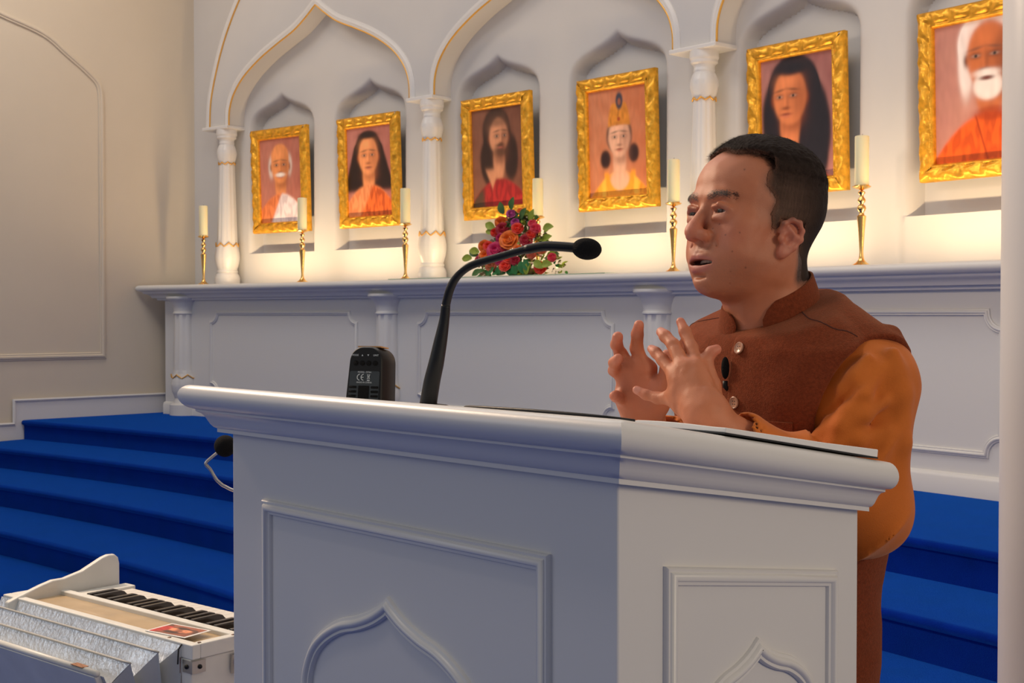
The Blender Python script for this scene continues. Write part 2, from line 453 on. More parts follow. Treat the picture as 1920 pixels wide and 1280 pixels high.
def flute2(a, t, z):
    if 1.03 < z < 1.47: return 1 - .06 * (1 - abs(math.sin(a * 5)) ** .5)
    if .84 < z < 1.03: return 1 - .05 * (1 - abs(math.sin(a * 3)) ** .4)
    return 1
for s in (-4.02, -1.765, .58, 2.95):
    x, y, _ = arc(s, 0, R=20.945)
    V, F = lathe(zsub(LP, 3), 60, mod=flute2)
    c = mk('pilaster', [(v[0] + x, v[1] + y, v[2]) for v in V], F, M['altar'], altar, world=True, auto=60)
    V, F = tube([(p[0] + x, p[1] + y, p[2]) for p in zigzag(0, .985, .112, .03, 8)], .0045, 5, closed=True)
    g = mk('zigzag_band', V, F, M['goldline'], c); g['label'] = 'gold zigzag band'
    for v in g.data.vertices: v.co -= altar.location
# ---------------------------------------------------------------- six framed portraits
def sm(x, e): return 1 / (1 + np.exp(-np.clip(x / (e * .6), -40, 40)))
def ell(X, Y, cx, cy, rx, ry, e=.012, rot=0):
    c, s = math.cos(rot), math.sin(rot); dx, dy = X - cx, Y - cy
    u = (dx * c + dy * s) / rx; v = (-dx * s + dy * c) / ry
    return sm((1 - np.hypot(u, v)) * min(rx, ry), e)
def lay(img, mask, col, k=1.0):
    m_ = (mask * k)[..., None]; return img * (1 - m_) + np.array(col) * m_
def lin(c): return tuple(((v / 255) / 12.92 if v <= 10 else ((v / 255 + .055) / 1.055) ** 2.4) for v in c)
def portrait(kind, nx=150, ny=204):
    """a plain painted head and shoulders; X in 0..1, Y in 0..1.33 upward"""
    X, Y = np.meshgrid(np.linspace(0, 1, nx), np.linspace(0, 1.36, ny), indexing='ij')
    z_ = {3: 1.2}.get(kind, 1.36); X0_, Y0_ = X, Y; X = (X - .5) / z_ + .5; Y = Y / z_ + (.10 if kind == 3 else .12)
    nz_ = np.array([pnoise(Vector((float(x) * 7, float(y) * 7, kind * 9.))) for x, y in zip(X.ravel()[::1], Y.ravel()[::1])]).reshape(X.shape)
    fine = np.array([pnoise(Vector((float(x) * 26, float(y) * 9, kind * 5.))) for x, y in zip(X.ravel(), Y.ravel())]).reshape(X.shape)
    bgc = {0: (172, 112, 98), 1: (178, 118, 108), 2: (128, 84, 66), 3: (188, 124, 92), 4: (168, 118, 112), 5: (160, 108, 100)}[kind]
    bg2 = {0: (150, 84, 70), 1: (150, 84, 72), 2: (92, 52, 38), 3: (168, 92, 56), 4: (128, 80, 78), 5: (176, 124, 108)}[kind]
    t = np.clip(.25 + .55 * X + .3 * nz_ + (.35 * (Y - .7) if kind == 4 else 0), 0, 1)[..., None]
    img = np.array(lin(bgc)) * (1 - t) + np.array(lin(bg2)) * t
    S = {0: (205, 130, 78), 1: (214, 138, 88), 2: (186, 128, 96), 3: (206, 158, 132), 4: (190, 112, 70), 5: (176, 96, 52)}[kind]
    D = {0: (120, 62, 36), 1: (140, 74, 44), 2: (96, 52, 36), 3: (134, 88, 72), 4: (104, 48, 28), 5: (78, 34, 20)}[kind]
    dx = {0: -.01, 1: -.02, 2: .02, 3: .02, 4: -.07, 5: .08}[kind]; cx = .5 + dx
    fy = {0: .80, 1: .80, 2: .83, 3: .72, 4: .80, 5: .86}[kind]; fw = {0: .155, 1: .155, 2: .13, 3: .15, 4: .165, 5: .18}[kind]; fh = fw * 1.38
    hairc = {0: (196, 184, 178), 1: (34, 20, 18), 2: (44, 28, 24), 3: (44, 26, 26), 4: (28, 26, 34), 5: (216, 204, 200)}[kind]
    # hair behind the head
    if kind == 0: img = lay(img, np.clip(ell(X, Y, cx - .16, fy - .02, .045, .12) + ell(X, Y, cx + .16, fy, .045, .12), 0, 1), lin(hairc))
    if kind == 1:
        tri_ = sm(.235 + (fy + .10 - Y) * .36 - np.abs(X - cx), .012) * sm(fy + .12 - Y, .02) * sm(Y - .40, .02)
        img = lay(img, np.clip(tri_ + ell(X, Y, cx, fy + .09, .21, .19), 0, 1), lin(hairc))
    if kind == 2:
        img = lay(img, np.clip(ell(X, Y, cx - .03, fy + .06, .20, .24) + ell(X, Y, cx - .15, fy - .26, .12, .24, rot=.1) + ell(X, Y, cx + .17, fy - .22, .10, .24), 0, 1), lin(hairc))
        img = lay(img, ell(X, Y, cx - .03, fy + .13, .16, .15, .03), lin((74, 50, 40)), .5)
    if kind == 3: img = lay(img, np.clip(ell(X, Y, cx, fy + .02, .18, .2) + ell(X, Y, cx - .2, fy - .22, .075, .10) + ell(X, Y, cx + .2, fy - .18, .075, .10), 0, 1), lin(hairc))
    if kind == 4:
        img = lay(img, np.clip(ell(X, Y, cx + .04, fy + .10, .25, .24) + ell(X, Y, cx + .22, fy - .22, .18, .40, rot=.12) + ell(X, Y, cx - .17, fy - .18, .12, .32), 0, 1), lin(hairc))
    if kind == 5: img = lay(img, np.clip(ell(X, Y, cx, fy + .10, .25, .24) + ell(X, Y, cx + .2, fy, .10, .22) + ell(X, Y, cx - .19, fy - .04, .06, .24), 0, 1), lin(hairc))
    # shoulders and garment
    gar = {0: (206, 118, 70), 1: (216, 136, 88), 2: (150, 34, 34), 3: (226, 150, 44), 4: (198, 82, 34), 5: (206, 84, 22)}[kind]
    gdk = {0: (150, 70, 36), 1: (166, 84, 44), 2: (84, 16, 20), 3: (160, 88, 20), 4: (128, 40, 16), 5: (138, 44, 8)}[kind]
    sh_y = {0: .46, 1: .47, 2: .40, 3: .36, 4: .33, 5: .46}[kind]
    body = sm(sh_y - 1.5 * (X - cx) ** 2 - .08 * (np.abs(X - cx) > 9) - Y, .014)
    # neck
    img = lay(img, ell(X, Y, cx, fy - .24, fw * .62, .22), lin(S), .95); img = lay(img, ell(X, Y, cx + .02, fy - .22, fw * .6, .06, .03), lin(D), .7)
    img = lay(img, body, lin(gar))
    img = lay(img, body * np.clip(.5 + 2.2 * fine, 0, 1), lin(gdk), .55)
    if kind == 0:
        cl = body * sm((X - .38) - (.45 - Y) * -.55 - .12, .015); img = lay(img, cl, lin((214, 202, 204))); img = lay(img, cl * np.clip(.4 + 2 * fine, 0, 1), lin((160, 140, 146)), .6)
    if kind == 1:
        cl = body * sm((X - .42) - (.45 - Y) * -.62 - .12, .015); img = lay(img, cl, lin((206, 96, 40))); img = lay(img, cl * np.clip(.4 + 2.4 * fine, 0, 1), lin((140, 52, 20)), .7)
    if kind == 2:
        img = lay(img, body * sm(.30 - X - .15 * (Y - .2), .02), lin((58, 54, 40)), .9)
        img = lay(img, sm(.055 - np.abs(X - cx + .1) - .5 * (.42 - Y), .012) * sm(.5 - Y, .02) * sm(Y - .26, .02), lin(S), .9)
    if kind == 3:
        img = lay(img, ell(X, Y, cx, .25, .14, .14, .02), lin((204, 156, 130)))
        ring = sm(.035 - np.abs(np.hypot((X - cx) / .19, (Y - .36) / .24) - 1) * .2, .01) * sm(.36 - Y, .02)
        img = lay(img, ring, lin((214, 138, 40)))
        img = lay(img, sm(.03 - np.abs(np.abs(X - cx) - .23), .01) * body, lin((244, 176, 70)), .7)
    if kind in (4, 5):
        img = lay(img, ell(X, Y, cx + .02, sh_y - .01, .14, .05, .012), lin(gdk), .7)
        img = lay(img, sm(.007 - np.abs(X - cx + .10 + .3 * (Y - .4)), .004) * body, lin(gdk), .9)
        if kind == 4: img = lay(img, np.clip(ell(X, Y, cx + .23, fy - .45, .13, .26, rot=.25), 0, 1), lin(hairc))
    # face
    img = lay(img, np.clip(ell(X, Y, cx - fw, fy - .02, .025, .045) + ell(X, Y, cx + fw, fy - .02, .025, .045), 0, 1), lin(D))
    img = lay(img, ell(X, Y, cx, fy, fw, fh, .012), lin(S))
    if kind in (0,): img = lay(img, ell(X, Y, cx, fy + .10, fw * .98, fh * .72, .012), lin(S))
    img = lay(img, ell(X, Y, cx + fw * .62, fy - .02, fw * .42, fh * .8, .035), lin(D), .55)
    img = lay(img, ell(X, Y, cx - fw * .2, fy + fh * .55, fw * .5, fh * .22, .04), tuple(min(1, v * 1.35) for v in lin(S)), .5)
    fo = {2: .03, 4: -.035, 5: -.03}.get(kind, 0)
    ey = fy + fh * .02; es = fw * .42
    for sgn in (-1, 1):
        img = lay(img, ell(X, Y, cx + fo + sgn * es, ey + .002, fw * .27, .022, .012), lin(D), .75)
        img = lay(img, ell(X, Y, cx + fo + sgn * es, ey, fw * .17, .010, .005), lin((206, 186, 170)), .3)
        img = lay(img, ell(X, Y, cx + fo + sgn * es, ey, fw * .07, .011, .004), lin((22, 14, 12)), .95)
        img = lay(img, ell(X, Y, cx + fo + sgn * es, ey + .052 - .0, fw * .30, .010, .006, rot=-sgn * .15), lin((90, 60, 50) if kind in (0, 5) else (60, 36, 28)), .6)
    img = lay(img, ell(X, Y, cx + fo * 1.2 + .012, fy - fh * .18, fw * .12, fh * .26, .014), lin(D), .5)
    img = lay(img, ell(X, Y, cx + fo * 1.2 - .008, fy - fh * .15, fw * .07, fh * .22, .012), tuple(min(1, v * 1.4) for v in lin(S)), .5)
    img = lay(img, ell(X, Y, cx + fo * 1.2, fy - fh * .40, fw * .22, .014, .008), lin(D), .8)
    img = lay(img, ell(X, Y, cx + fo * 1.2, fy - fh * .62, fw * .30, .012, .006), lin((120, 52, 42)), .9)
    img = lay(img, ell(X, Y, cx + fo * 1.2, fy - fh * .70, fw * .22, .010, .006), lin((176, 96, 78)), .6)
    if kind == 0: img = lay(img, ell(X, Y, cx, fy - fh * .53, fw * .48, .024, .008), lin((214, 204, 198)))
    if kind == 2:
        img = lay(img, ell(X, Y, cx + .02, fy - fh * .86, fw * .72, fh * .30, .02), lin((70, 42, 30)), .92)
        img = lay(img, ell(X, Y, cx + .02, fy - fh * .50, fw * .40, .016, .008), lin((70, 42, 30)), .9)
        img = lay(img, ell(X, Y, cx + .02, fy - fh * .63, fw * .24, .010, .005), lin((150, 84, 70)), .8)
        img = lay(img, ell(X, Y, cx - .02, fy + fh * .78, fw * .9, fh * .22, .02), lin(hairc), .6)
    if kind == 3:
        cr = sm(.155 - .10 * np.clip((Y - fy - .13) / .3, 0, 2) ** 2 - np.abs(X - cx), .01) * sm(Y - fy - .125 + .4 * (X - cx) ** 2, .01) * sm(fy + .36 - Y, .01)
        img = lay(img, cr, lin((196, 124, 44))); img = lay(img, cr * np.clip(.3 + 3 * fine * nz_ + nz_, 0, 1), lin((120, 62, 20)), .7)
        img = lay(img, ell(X, Y, cx, fy + .19, .02, .02, .006), lin((150, 60, 30)))
        img = lay(img, ell(X, Y, cx + .01, fy + .38, .05, .09, .008), lin((46, 52, 66))); img = lay(img, ell(X, Y, cx + .01, fy + .37, .022, .035, .006), lin((140, 80, 60)))
    if kind == 4: img = lay(img, ell(X, Y, cx + .02, fy + fh * .98, fw * .95, fh * .24, .012), lin(hairc))
    if kind == 1: img = lay(img, ell(X, Y, cx, fy + fh * 1.06, fw * .9, fh * .18, .012), lin(hairc))
    if kind == 5:
        img = lay(img, ell(X, Y, cx - .01, fy - fh * .86, fw * .66, fh * .40, .012), lin((214, 202, 196)))
        img = lay(img, ell(X, Y, cx - .02, fy - fh * .50, fw * .55, .030, .01), lin((214, 202, 196)))
        img = lay(img, ell(X, Y, cx - .02, fy - fh * .64, fw * .30, .016, .006), lin((96, 44, 34)))
        img = lay(img, ell(X, Y, cx + .16, fy - .1, .05, .10, .02), lin((60, 34, 34)), .8)
    img = img * (1 + .10 * fine[..., None])
    return X0_, Y0_, np.clip(img * 1.45, 0, 1)
def picture_frame(kind, s, name_label, w=.622, h=.787, zb=2.096):
    W = .080; x0, y0, _ = arc(s, 0, -.012); th = s / R0
    t = thing('framed_portrait', name_label, 'picture', (x0, y0, zb), -th, 'gilt framed portraits in the wall niches')
    lean = math.radians(2.0)
    def P_(u, v, d):   # u across, v up, d out of the wall (local y is minus outward)
        d2 = d + .012 + (v) * math.sin(lean); return (u, -d2, v)
    # carved rails: mitred sweep with relief
    prof_ = [(0, .0), (.0, .030), (.006, .040), (.016, .047), (.030, .052), (.045, .050), (.056, .043), (.062, .036), (.066, .040), (.071, .040), (.075, .033), (.080, .026), (.080, .012)]
    for side in range(4):
        V = []; F = []
        Lh = (w if side % 2 == 0 else h); n_ = int(Lh / .007)
        for i in range(n_ + 1):
            for j, (a, b) in enumerate(prof_):
                tt = a + (Lh - 2 * a) * i / n_
                if side == 0: u, v = -w / 2 + tt, a
                elif side == 1: u, v = w / 2 - a, tt
                elif side == 2: u, v = w / 2 - tt, h - a
                else: u, v = -w / 2 + a, h - tt
                rel = 0
                if 2 <= j <= 7:
                    q = (tt + kind * .13 + side * .31) / .105
                    rel = .0055 * math.sin(2 * PI * q + 3.2 * math.sin(PI * (a - .005) / .06)) + .0045 * pnoise(Vector((u * 42, v * 42, a * 60 + kind))) + .003 * pnoise(Vector((u * 90, v * 90, kind + side)))
                if 8 <= j <= 9: rel = .0022 * math.sin(2 * PI * tt / .012)
                V.append(P_(u, v, b + rel))
        k_ = len(prof_)
        for i in range(n_):
            for j in range(k_ - 1): F.append((i * k_ + j, (i + 1) * k_ + j, (i + 1) * k_ + j + 1, i * k_ + j + 1))
        mk('frame_rail', V, F, M['gold'], t)
    X, Y, img = portrait(kind)
    pw, ph = w - 2 * .078, h - 2 * .078
    V = [P_(-pw / 2 + pw * a, .078 + ph * b / 1.36, .014) for a, b in zip(X.ravel(), Y.ravel())]
    nx, ny = X.shape; id_ = np.arange(nx * ny).reshape(nx, ny)
    F = np.stack([id_[:-1, :-1], id_[1:, :-1], id_[1:, 1:], id_[:-1, 1:]], -1).reshape(-1, 4)
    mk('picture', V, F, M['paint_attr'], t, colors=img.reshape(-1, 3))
    b_ = MB(); b_.add(*loft([[P_(-w / 2 + .01, .01, d_) , P_(w / 2 - .01, .01, d_), P_(w / 2 - .01, h - .01, d_), P_(-w / 2 + .01, h - .01, d_)] for d_ in (-.004, .012)]))
    b_.build('backing_board', M['blackm'], t, smooth=False)
for k, s, l in [(0, -3.292, 'gilt framed portrait of a bald old man with white moustache and white shawl, farthest left'),
                (1, -2.330, 'gilt framed portrait with long straight black hair and bare shoulder, second from left'),
                (2, -1.080, 'gilt framed portrait of a bearded long-haired man in a dark red robe above the flowers'),
                (3, -.052, 'gilt framed portrait of a person in a tall golden crown and yellow shawl'),
                (4, 1.235, 'gilt framed portrait of a person with long wavy black hair behind the speaker\'s head'),
                (5, 2.283, 'gilt framed portrait of a white-bearded man in an orange robe at the right edge')]:
    picture_frame(k, s, l)

# ---------------------------------------------------------------- candlesticks and candles
ST = [(.001, 0), (.045, 0), (.046, .004), (.040, .010), (.026, .018), (.014, .032), (.010, .050), (.009, .07), (.012, .12), (.016, .18), (.0205, .225), (.0215, .235), (.015, .24), (.011, .247), (.012, .255), (.018, .262), (.021, .272), (.017, .283), (.009, .289), (.009, .294), (.017, .301), (.019, .309), (.015, .318), (.0085, .326), (.010, .335), (.0165, .341), (.017, .347), (.011, .352), (.012, .358), (.036, .366), (.043, .371), (.043, .374), (.034, .376), (.034, .3785), (.001, .3785)]
CN = [(.001, 0), (.0325, 0), (.033, .002), (.033, .222), (.0315, .228), (.027, .230), (.020, .2255), (.001, .2245)]
sticks = [(-3.872, 'brass candlestick at the far left end of the altar, beside the left column', 'ivory pillar candle on the candlestick at the far left end of the altar'),
          (-2.746, 'brass candlestick in front of the leftmost portrait', 'ivory pillar candle overlapping the leftmost portrait of the moustached man'),
          (-1.672, 'brass candlestick just left of the second column, under the second portrait', 'ivory pillar candle beside the second portrait\'s right frame edge'),
          (-.60, 'brass candlestick rising behind the flower arrangement', 'ivory pillar candle above the flower arrangement'),
          (.624, 'brass candlestick between the crowned portrait and the speaker\'s face', 'ivory pillar candle at the right edge of the crowned portrait'),
          (1.844, 'brass candlestick to the right of the speaker\'s head', 'ivory pillar candle to the right of the speaker\'s head')]
proto = None
for i, (s, l1, l2) in enumerate(sticks):
    d = .30 if i != 3 else .15
    x, y, z = arc(s, 1.70, d)
    if i == 0:
        t = thing('candlestick', l1, 'candlestick', (x, y, z), 0, 'brass candlesticks on the altar')
        a = [p for p in ST if p[1] <= .355]; b = [(.001, .352)] + [p for p in ST if p[1] > .355]
        mk('stem', *lathe(a, 28), M['brass'], t, auto=50); mk('drip_pan', *lathe(b, 28), M['brass'], t, auto=50)
        c = thing('candle', l2, 'candle', (x, y, z + .3785), 0, 'ivory candles on the altar')
        mk('wax_body', *lathe(CN, 28, mod=lambda a_, t_, z_: 1), M['wax'], c, auto=50)
        mk('wick', *tube([(0, 0, .222), (.001, 0, .232), (.003, 0, .239)], .0012, 6), M['wick'], c)
        proto = (t, c)
    else:
        for src, l, zz in ((proto[0], l1, 0), (proto[1], l2, .3785)):
            r = src.copy(); COL.objects.link(r); r.location = (x, y, z + zz); r['label'] = l
            for ch in list(src.children):
                q = ch.copy(); COL.objects.link(q); q.parent = r
# ---------------------------------------------------------------- glass runner and flower arrangement
V, F = loft([[arc(s, 1.7005, .215), arc(s, 1.7005, .50), arc(s, 1.7055, .50), arc(s, 1.7055, .215)] for s in np.linspace(-1.62, .30, 16)])
g = mk('glass_runner', V, F, mat('green_edged_glass', (.35, .75, .45), .08, trans=.7), org=arc(-.6, 1.70, .3), smooth=False)
tag(g, 'thin green-edged glass sheet lying on the altar top under the flowers', 'glass sheet')
fc = arc(-.535, 1.7057, .33)
fl = thing('flower_arrangement', 'mound of orange, red and magenta roses with green leaves on the altar', 'flowers', fc)
petal_m = {}
def pm(col):
    if col not in petal_m: petal_m[col] = mat('petals', lin(col), .55, sss=.08, var=.18, vscale=60)
    return petal_m[col]
leaf_m = [mat('leaves', lin(c), .5, var=.2, vscale=40) for c in ((62, 104, 48), (134, 152, 46), (38, 112, 56), (98, 80, 44))]
def rose(r, rr, open_=1.0):
    """rose of overlapping cupped petals facing -Y"""
    b = MB()
    for ring, (n_, rad, tilt, sz) in enumerate([(3, .14, .15, .42), (4, .28, .35, .55), (5, .46, .65, .68), (6, .62, .98 * open_, .80)]):
        for k in range(n_):
            a0 = 2 * PI * (k + .37 * ring) / n_ + rr.uniform(-.12, .12)
            V = []; F = []; nu, nv = 6, 5
            for i in range(nu + 1):
                for j in range(nv + 1):
                    u = i / nu * 2 - 1; v = j / nv
                    wdt = sz * math.sin(PI * (.18 + .62 * v)) ** .7
                    ang = a0 + u * wdt * .95 / max(.30, rad + .25)
                    rad2 = rad * (.35 + .75 * v ** .7) + .16 * v * v * math.sin(tilt) * (1 if v > .6 else .6) + .05 * u * u
                    hgt = .62 * math.cos(tilt * .75) * v ** .8 - .10 * u * u * v - .16 * ring * .3 + rr.uniform(-.006, .006)
                    if v > .8: hgt -= .10 * math.sin(tilt)
                    V.append((r * rad2 * math.cos(ang), -r * hgt, r * rad2 * math.sin(ang)))
            for i in range(nu):
                for j in range(nv): F.append((i * (nv + 1) + j, (i + 1) * (nv + 1) + j, (i + 1) * (nv + 1) + j + 1, i * (nv + 1) + j + 1))
            b.add(V, F)
    b.add(*sphere((0, .12 * r, 0), r * .55, 10, 6))
    return b
ORG, RED, MAG, PUR, CRI, PNK = (232, 112, 28), (226, 52, 30), (200, 40, 96), (176, 60, 130), (170, 26, 48), (214, 52, 76)
# (px-like layout across u and up v in metres relative to the middle of the arrangement base)
FL = [(-.052, .365, .030, PUR), (-.115, .318, .040, ORG), (-.005, .312, .027, PUR), (-.092, .277, .042, CRI), (-.155, .262, .028, RED), (.022, .274, .037, RED),
      (.118, .300, .026, PNK), (.145, .268, .033, PNK), (.125, .236, .030, RED), (-.016, .207, .060, ORG), (-.090, .222, .032, MAG), (.100, .200, .040, CRI),
      (-.235, .183, .042, ORG), (-.197, .180, .034, RED), (-.105, .148, .058, MAG), (-.205, .118, .046, ORG), (-.275, .098, .038, CRI), (-.255, .120, .03, PUR), (-.304, .085, .022, CRI),
      (.008, .100, .036, RED), (.058, .085, .030, CRI), (-.002, .052, .036, RED), (.212, .042, .040, RED), (.262, .098, .028, PNK), (.200, .146, .030, (214, 104, 60)), (.01, .38, .020, ORG), (-.04, .158, .028, CRI), (.06, .15, .03, ORG), (.15, .12, .03, (190, 90, 60)), (-.13, .06, .035, (200, 110, 70)), (-.06, .09, .03, MAG)]
rr = random.Random(3)
fth = .585 / R0
def fpos(u, v, out=0): return (u, -out, v)
cmy = math.radians(47)
for u, v, r, c in FL:
    depth = .15 * (1 - (u / .34) ** 2) * max(.15, 1 - v / .46) + .02
    x = rose(r * 1.16, rr, rr.uniform(.8, 1.1))
    az = rr.uniform(-.25, .25) + .55; ti = rr.uniform(-.15, .45)
    Mx = Matrix.Rotation(az, 3, 'Z') @ Matrix.Rotation(-ti, 3, 'X')
    x.V = [tuple(Mx @ Vector(p) + Vector((u, -depth, v))) for p in x.V]
    x.build('rose', pm(c), fl)
# leaves, buds and filler foliage
def leaf(p, d, nrm, L_, W_, b):
    d = Vector(d).normalized(); s_ = d.cross(Vector(nrm)); s_.normalize(); up = s_.cross(d)
    V = []; F = []
    for i in range(6):
        t_ = i / 5; wd = W_ * math.sin(PI * min(1, t_ * .92 + .06)) ** .8
        c_ = Vector(p) + d * L_ * t_ - up * .22 * L_ * t_ * t_
        V += [c_ - s_ * wd + up * wd * .3, c_, c_ + s_ * wd + up * wd * .3]
    for i in range(5):
        for k in (0, 1): F.append((i * 3 + k, (i + 1) * 3 + k, (i + 1) * 3 + k + 1, i * 3 + k + 1))
    b.add(V, F)
lb = [MB() for _ in range(4)]
for k in range(560):
    v = rr.random() ** 1.1 * .36; wmax = .32 * (1 - (v / .42) ** 1.3); u = rr.uniform(-wmax, wmax) + .0
    dp = rr.uniform(0, .15 * (1 - (u / .36) ** 2) * (1 - v / .5))
    d = (u * 2.5 + rr.uniform(-.5, .5), rr.uniform(-1, .2), rr.uniform(-.4, .7))
    q = 3 if rr.random() < .35 else (1 if (u > .03 and rr.random() < .7) else (2 if v < .09 else 0))
    leaf((u, -dp, v + .005), d, (rr.uniform(-.5, .5), -1, .6), rr.uniform(.025, .05), rr.uniform(.008, .014), lb[q])
for (u, v, du, dv, q) in [(-.29, .15, -1, .3, 1), (-.30, .13, -1, .6, 0), (-.27, .11, -1, .1, 1), (-.17, .29, -1, .5, 1), (-.16, .27, -1, .1, 1), (.19, .27, 1, .1, 1), (.18, .20, 1, .35, 1), (.18, .17, 1, .2, 1), (.10, .31, .3, 1, 1), (-.1, .37, -.3, .9, 0), (-.04, .39, .2, 1, 0), (.03, .335, .4, .5, 0), (.22, .12, 1, -.2, 1), (.25, .06, 1, 0, 1), (.2, .08, .8, -.5, 1), (.1, .08, .3, -1, 2), (.13, .09, .5, -1, 2), (.02, .06, .2, -1, 2), (.06, .07, .1, -1, 2), (-.05, .06, -.3, -1, 2), (-.1, .05, -.7, -.6, 2), (.16, .07, -.3, -1, 1), (-.2, .04, -.6, -.4, 0)]:
    leaf((u, -.06 - .08 * (v < .12), v), (du, -.25, dv), (0, -1, .3), .075, .024, lb[q])
for b_, m_ in zip(lb, leaf_m):
    b_.F = [f for f in b_.F]; b_.V = [(p[0], min(.04, p[1]), max(.004, p[2])) for p in b_.V]
    o = b_.build('foliage', m_, fl); o['kind'] = 'stuff'
b = MB()
for k in range(90):
    v = rr.random() * .3 + .03; wmax = .3 * (1 - (v / .42) ** 1.3); u = rr.uniform(-wmax, wmax)
    b.add(*sphere((u, -rr.uniform(.04, .16) * (1 - v / .5), v), rr.uniform(.004, .009), 6, 4))
o = b.build('berries', mat('dusky_buds', lin((150, 110, 78)), .6, var=.4, vscale=90), fl); o['kind'] = 'stuff'
V, F = lathe([(.001, .0), (.07, 0), (.085, .02), (.07, .045), (.001, .05)], 24)
mk('basket_base', V, F, leaf_m[3], fl)

fl.scale = (1.18, 1.0, 1.02)
# ---------------------------------------------------------------- lectern
KL = .91                     # the lectern stands a little nearer than first measured: scaled about the eye height
def kl(p): return (p[0] * KL, p[1] * KL, 1.48 + (p[2] - 1.48) * KL)
Z0 = 1.48 - 1.48 / KL
lec = thing('lectern', 'white painted lectern with moulded sloping top and pointed arch panels in the foreground', 'lectern', (-1.4, 1.30, Z0))
A1, A2 = (-1.810, 1.070), (-.986, 1.070)
A0, A3 = (-1.810, 1.552), (-.986, 1.552)
base = [A0, A1, A2, A3]
SL = .163
def ztop(y, z): return z - SL * (y - 1.07)
zc = 1.292
ring_lo = [(x, y, Z0) for x, y in base]
ring_hi = [(x, y, ztop(y, zc + .02)) for x, y, _ in ring_lo]
V, F = loft([ring_lo, ring_hi])
mk('body', V, F, M['paint'], lec, world=True, smooth=False, bevel=.003)
offs = [(-1, 0), (-1, -1), (1, -1), (1, 0)]
# moulded edge of the top: big nose, fillet, ogee cove
nc, nr = (.0435, .0625), .0185
pf = [(.0, .0685)]
for a in range(90, -91, -15): pf.append((nc[0] + nr * math.cos(math.radians(a)), .0500 + nr * math.sin(math.radians(a))))
pf += [(.0415, .0310), (.0415, .0280), (.039, .0268), (.035, .0255), (.031, .0215), (.028, .016), (.025, .0105), (.021, .0062), (.017, .0048), (.017, -.001), (.0, -.001)]
def ringat(k):
    x, y = base[k]; ox, oy = offs[k]
    return [(x + ox * p, y + oy * p, ztop(y + oy * p, zc) + h) for p, h in pf]
rings = []
for k in range(4): rings.append(ringat(k))
V = []; F = []
# subdivide long runs so that smooth shading stays even
def lerp_ring(a, b, t): return [tuple(np.array(p) * (1 - t) + np.array(q) * t) for p, q in zip(a, b)]
R2 = []
for k in range(3):
    for t in (0, .02, .5, .98): R2.append(lerp_ring(rings[k], rings[k + 1], t))
R2.append(rings[3])
V, F = loft(R2)
mk('moulded_edge', V, F, M['paint'], lec, world=True, auto=32, smooth=True)
tr = [(x, y, ztop(y, zc) + .0684) for x, y in base]
V, F = loft([[(x, y, z - .02) for x, y, z in tr], tr])
mk('reading_board', V, F, M['paint'], lec, world=True, smooth=False)
def mpanel(org, dx, nrm, s0, s1, z0, z1, arcs, w=.022, h=.011, drop=0):
    P3 = lambda a, b: (org[0] + dx[0] * a, org[1] + dx[1] * a, b)
    V, F = ribbon_mould([P3(s0, z0), P3(s0, z1), P3(s1, z1 - drop * (s1 - s0)), P3(s1, z0)], nrm, w, h, closed=True)
    mk('panel_moulding', V, F, M['paint'], lec, world=True, auto=50)
    V, F = ribbon_mould([P3(a, b) for a, b in arcs], nrm, w, h)
    mk('arch_moulding', V, F, M['paint'], lec, world=True, auto=50)
def arch_pts(c, half, zs, h, zbot, pts):
    Q = ogee(half, h, zs, pts, c, 5)
    return [(c + half, zbot)] + Q + [(c - half, zbot)]
LPT = [(1, 0), (.985, .20), (.90, .42), (.76, .58), (.56, .71), (.36, .78), (.19, .86), (.07, .94), (0, 1)]
mpanel((0, 1.07), (1, 0), (0, -1, 0), -1.706, -1.103, .06, 1.187, arch_pts(-1.4045, .196, .925, .160, .15, LPT))
mpanel((A2[0], A2[1]), (0, 1), (1, 0, 0), .088, .416, .06, 1.176, arch_pts(.254, .118, .955, .108, .15, LPT), drop=.145)
V, F = loft([[(x + ox * p, y + oy * p, z + Z0) for (x, y), (ox, oy) in zip(base, offs)] for p, z in ((.025, 0), (.025, .09), (.01, .11), (0, .115))])
mk('plinth', V, F, M['paint'], lec, world=True, smooth=False)
lec.location = kl(lec.location); lec.scale = (KL,) * 3

# ---------------------------------------------------------------- things on the lectern
zt = zc + .0685
# large white open book lying on the board, its page blocks thicker toward the speaker
bk = thing('open_book', 'large white open book lying on the sloping lectern top under the speaker\'s hands', 'book', kl((-1.095, 1.36, ztop(1.36, zt) + .0006)))
bk.rotation_euler = (-math.atan(SL), 0, 0); bk.scale = (KL,) * 3
for sgn in (-1, 1):
    rings = []
    for i in range(9):
        u = i / 8; x = sgn * (.002 + u * .156); tk = .9 + .25 * math.sin(PI * min(1, u * 1.15)) - .45 * (u < .05)
        rings.append([(x, -.164, .003), (x, .162, .003), (x, .162, .003 + .0115 * tk), (x, .04, .003 + .0085 * tk), (x, -.164, .003 + .0065 * tk)])
    V, F = loft(rings); mk('page_block', V, F, M['paper'], bk, smooth=False, bevel=.0012)
o = mk('cover', *box(-.158, .158, -.165, .163, .0012, .0030), M['blackm'], bk, smooth=False); o['label'] = 'dark cover'
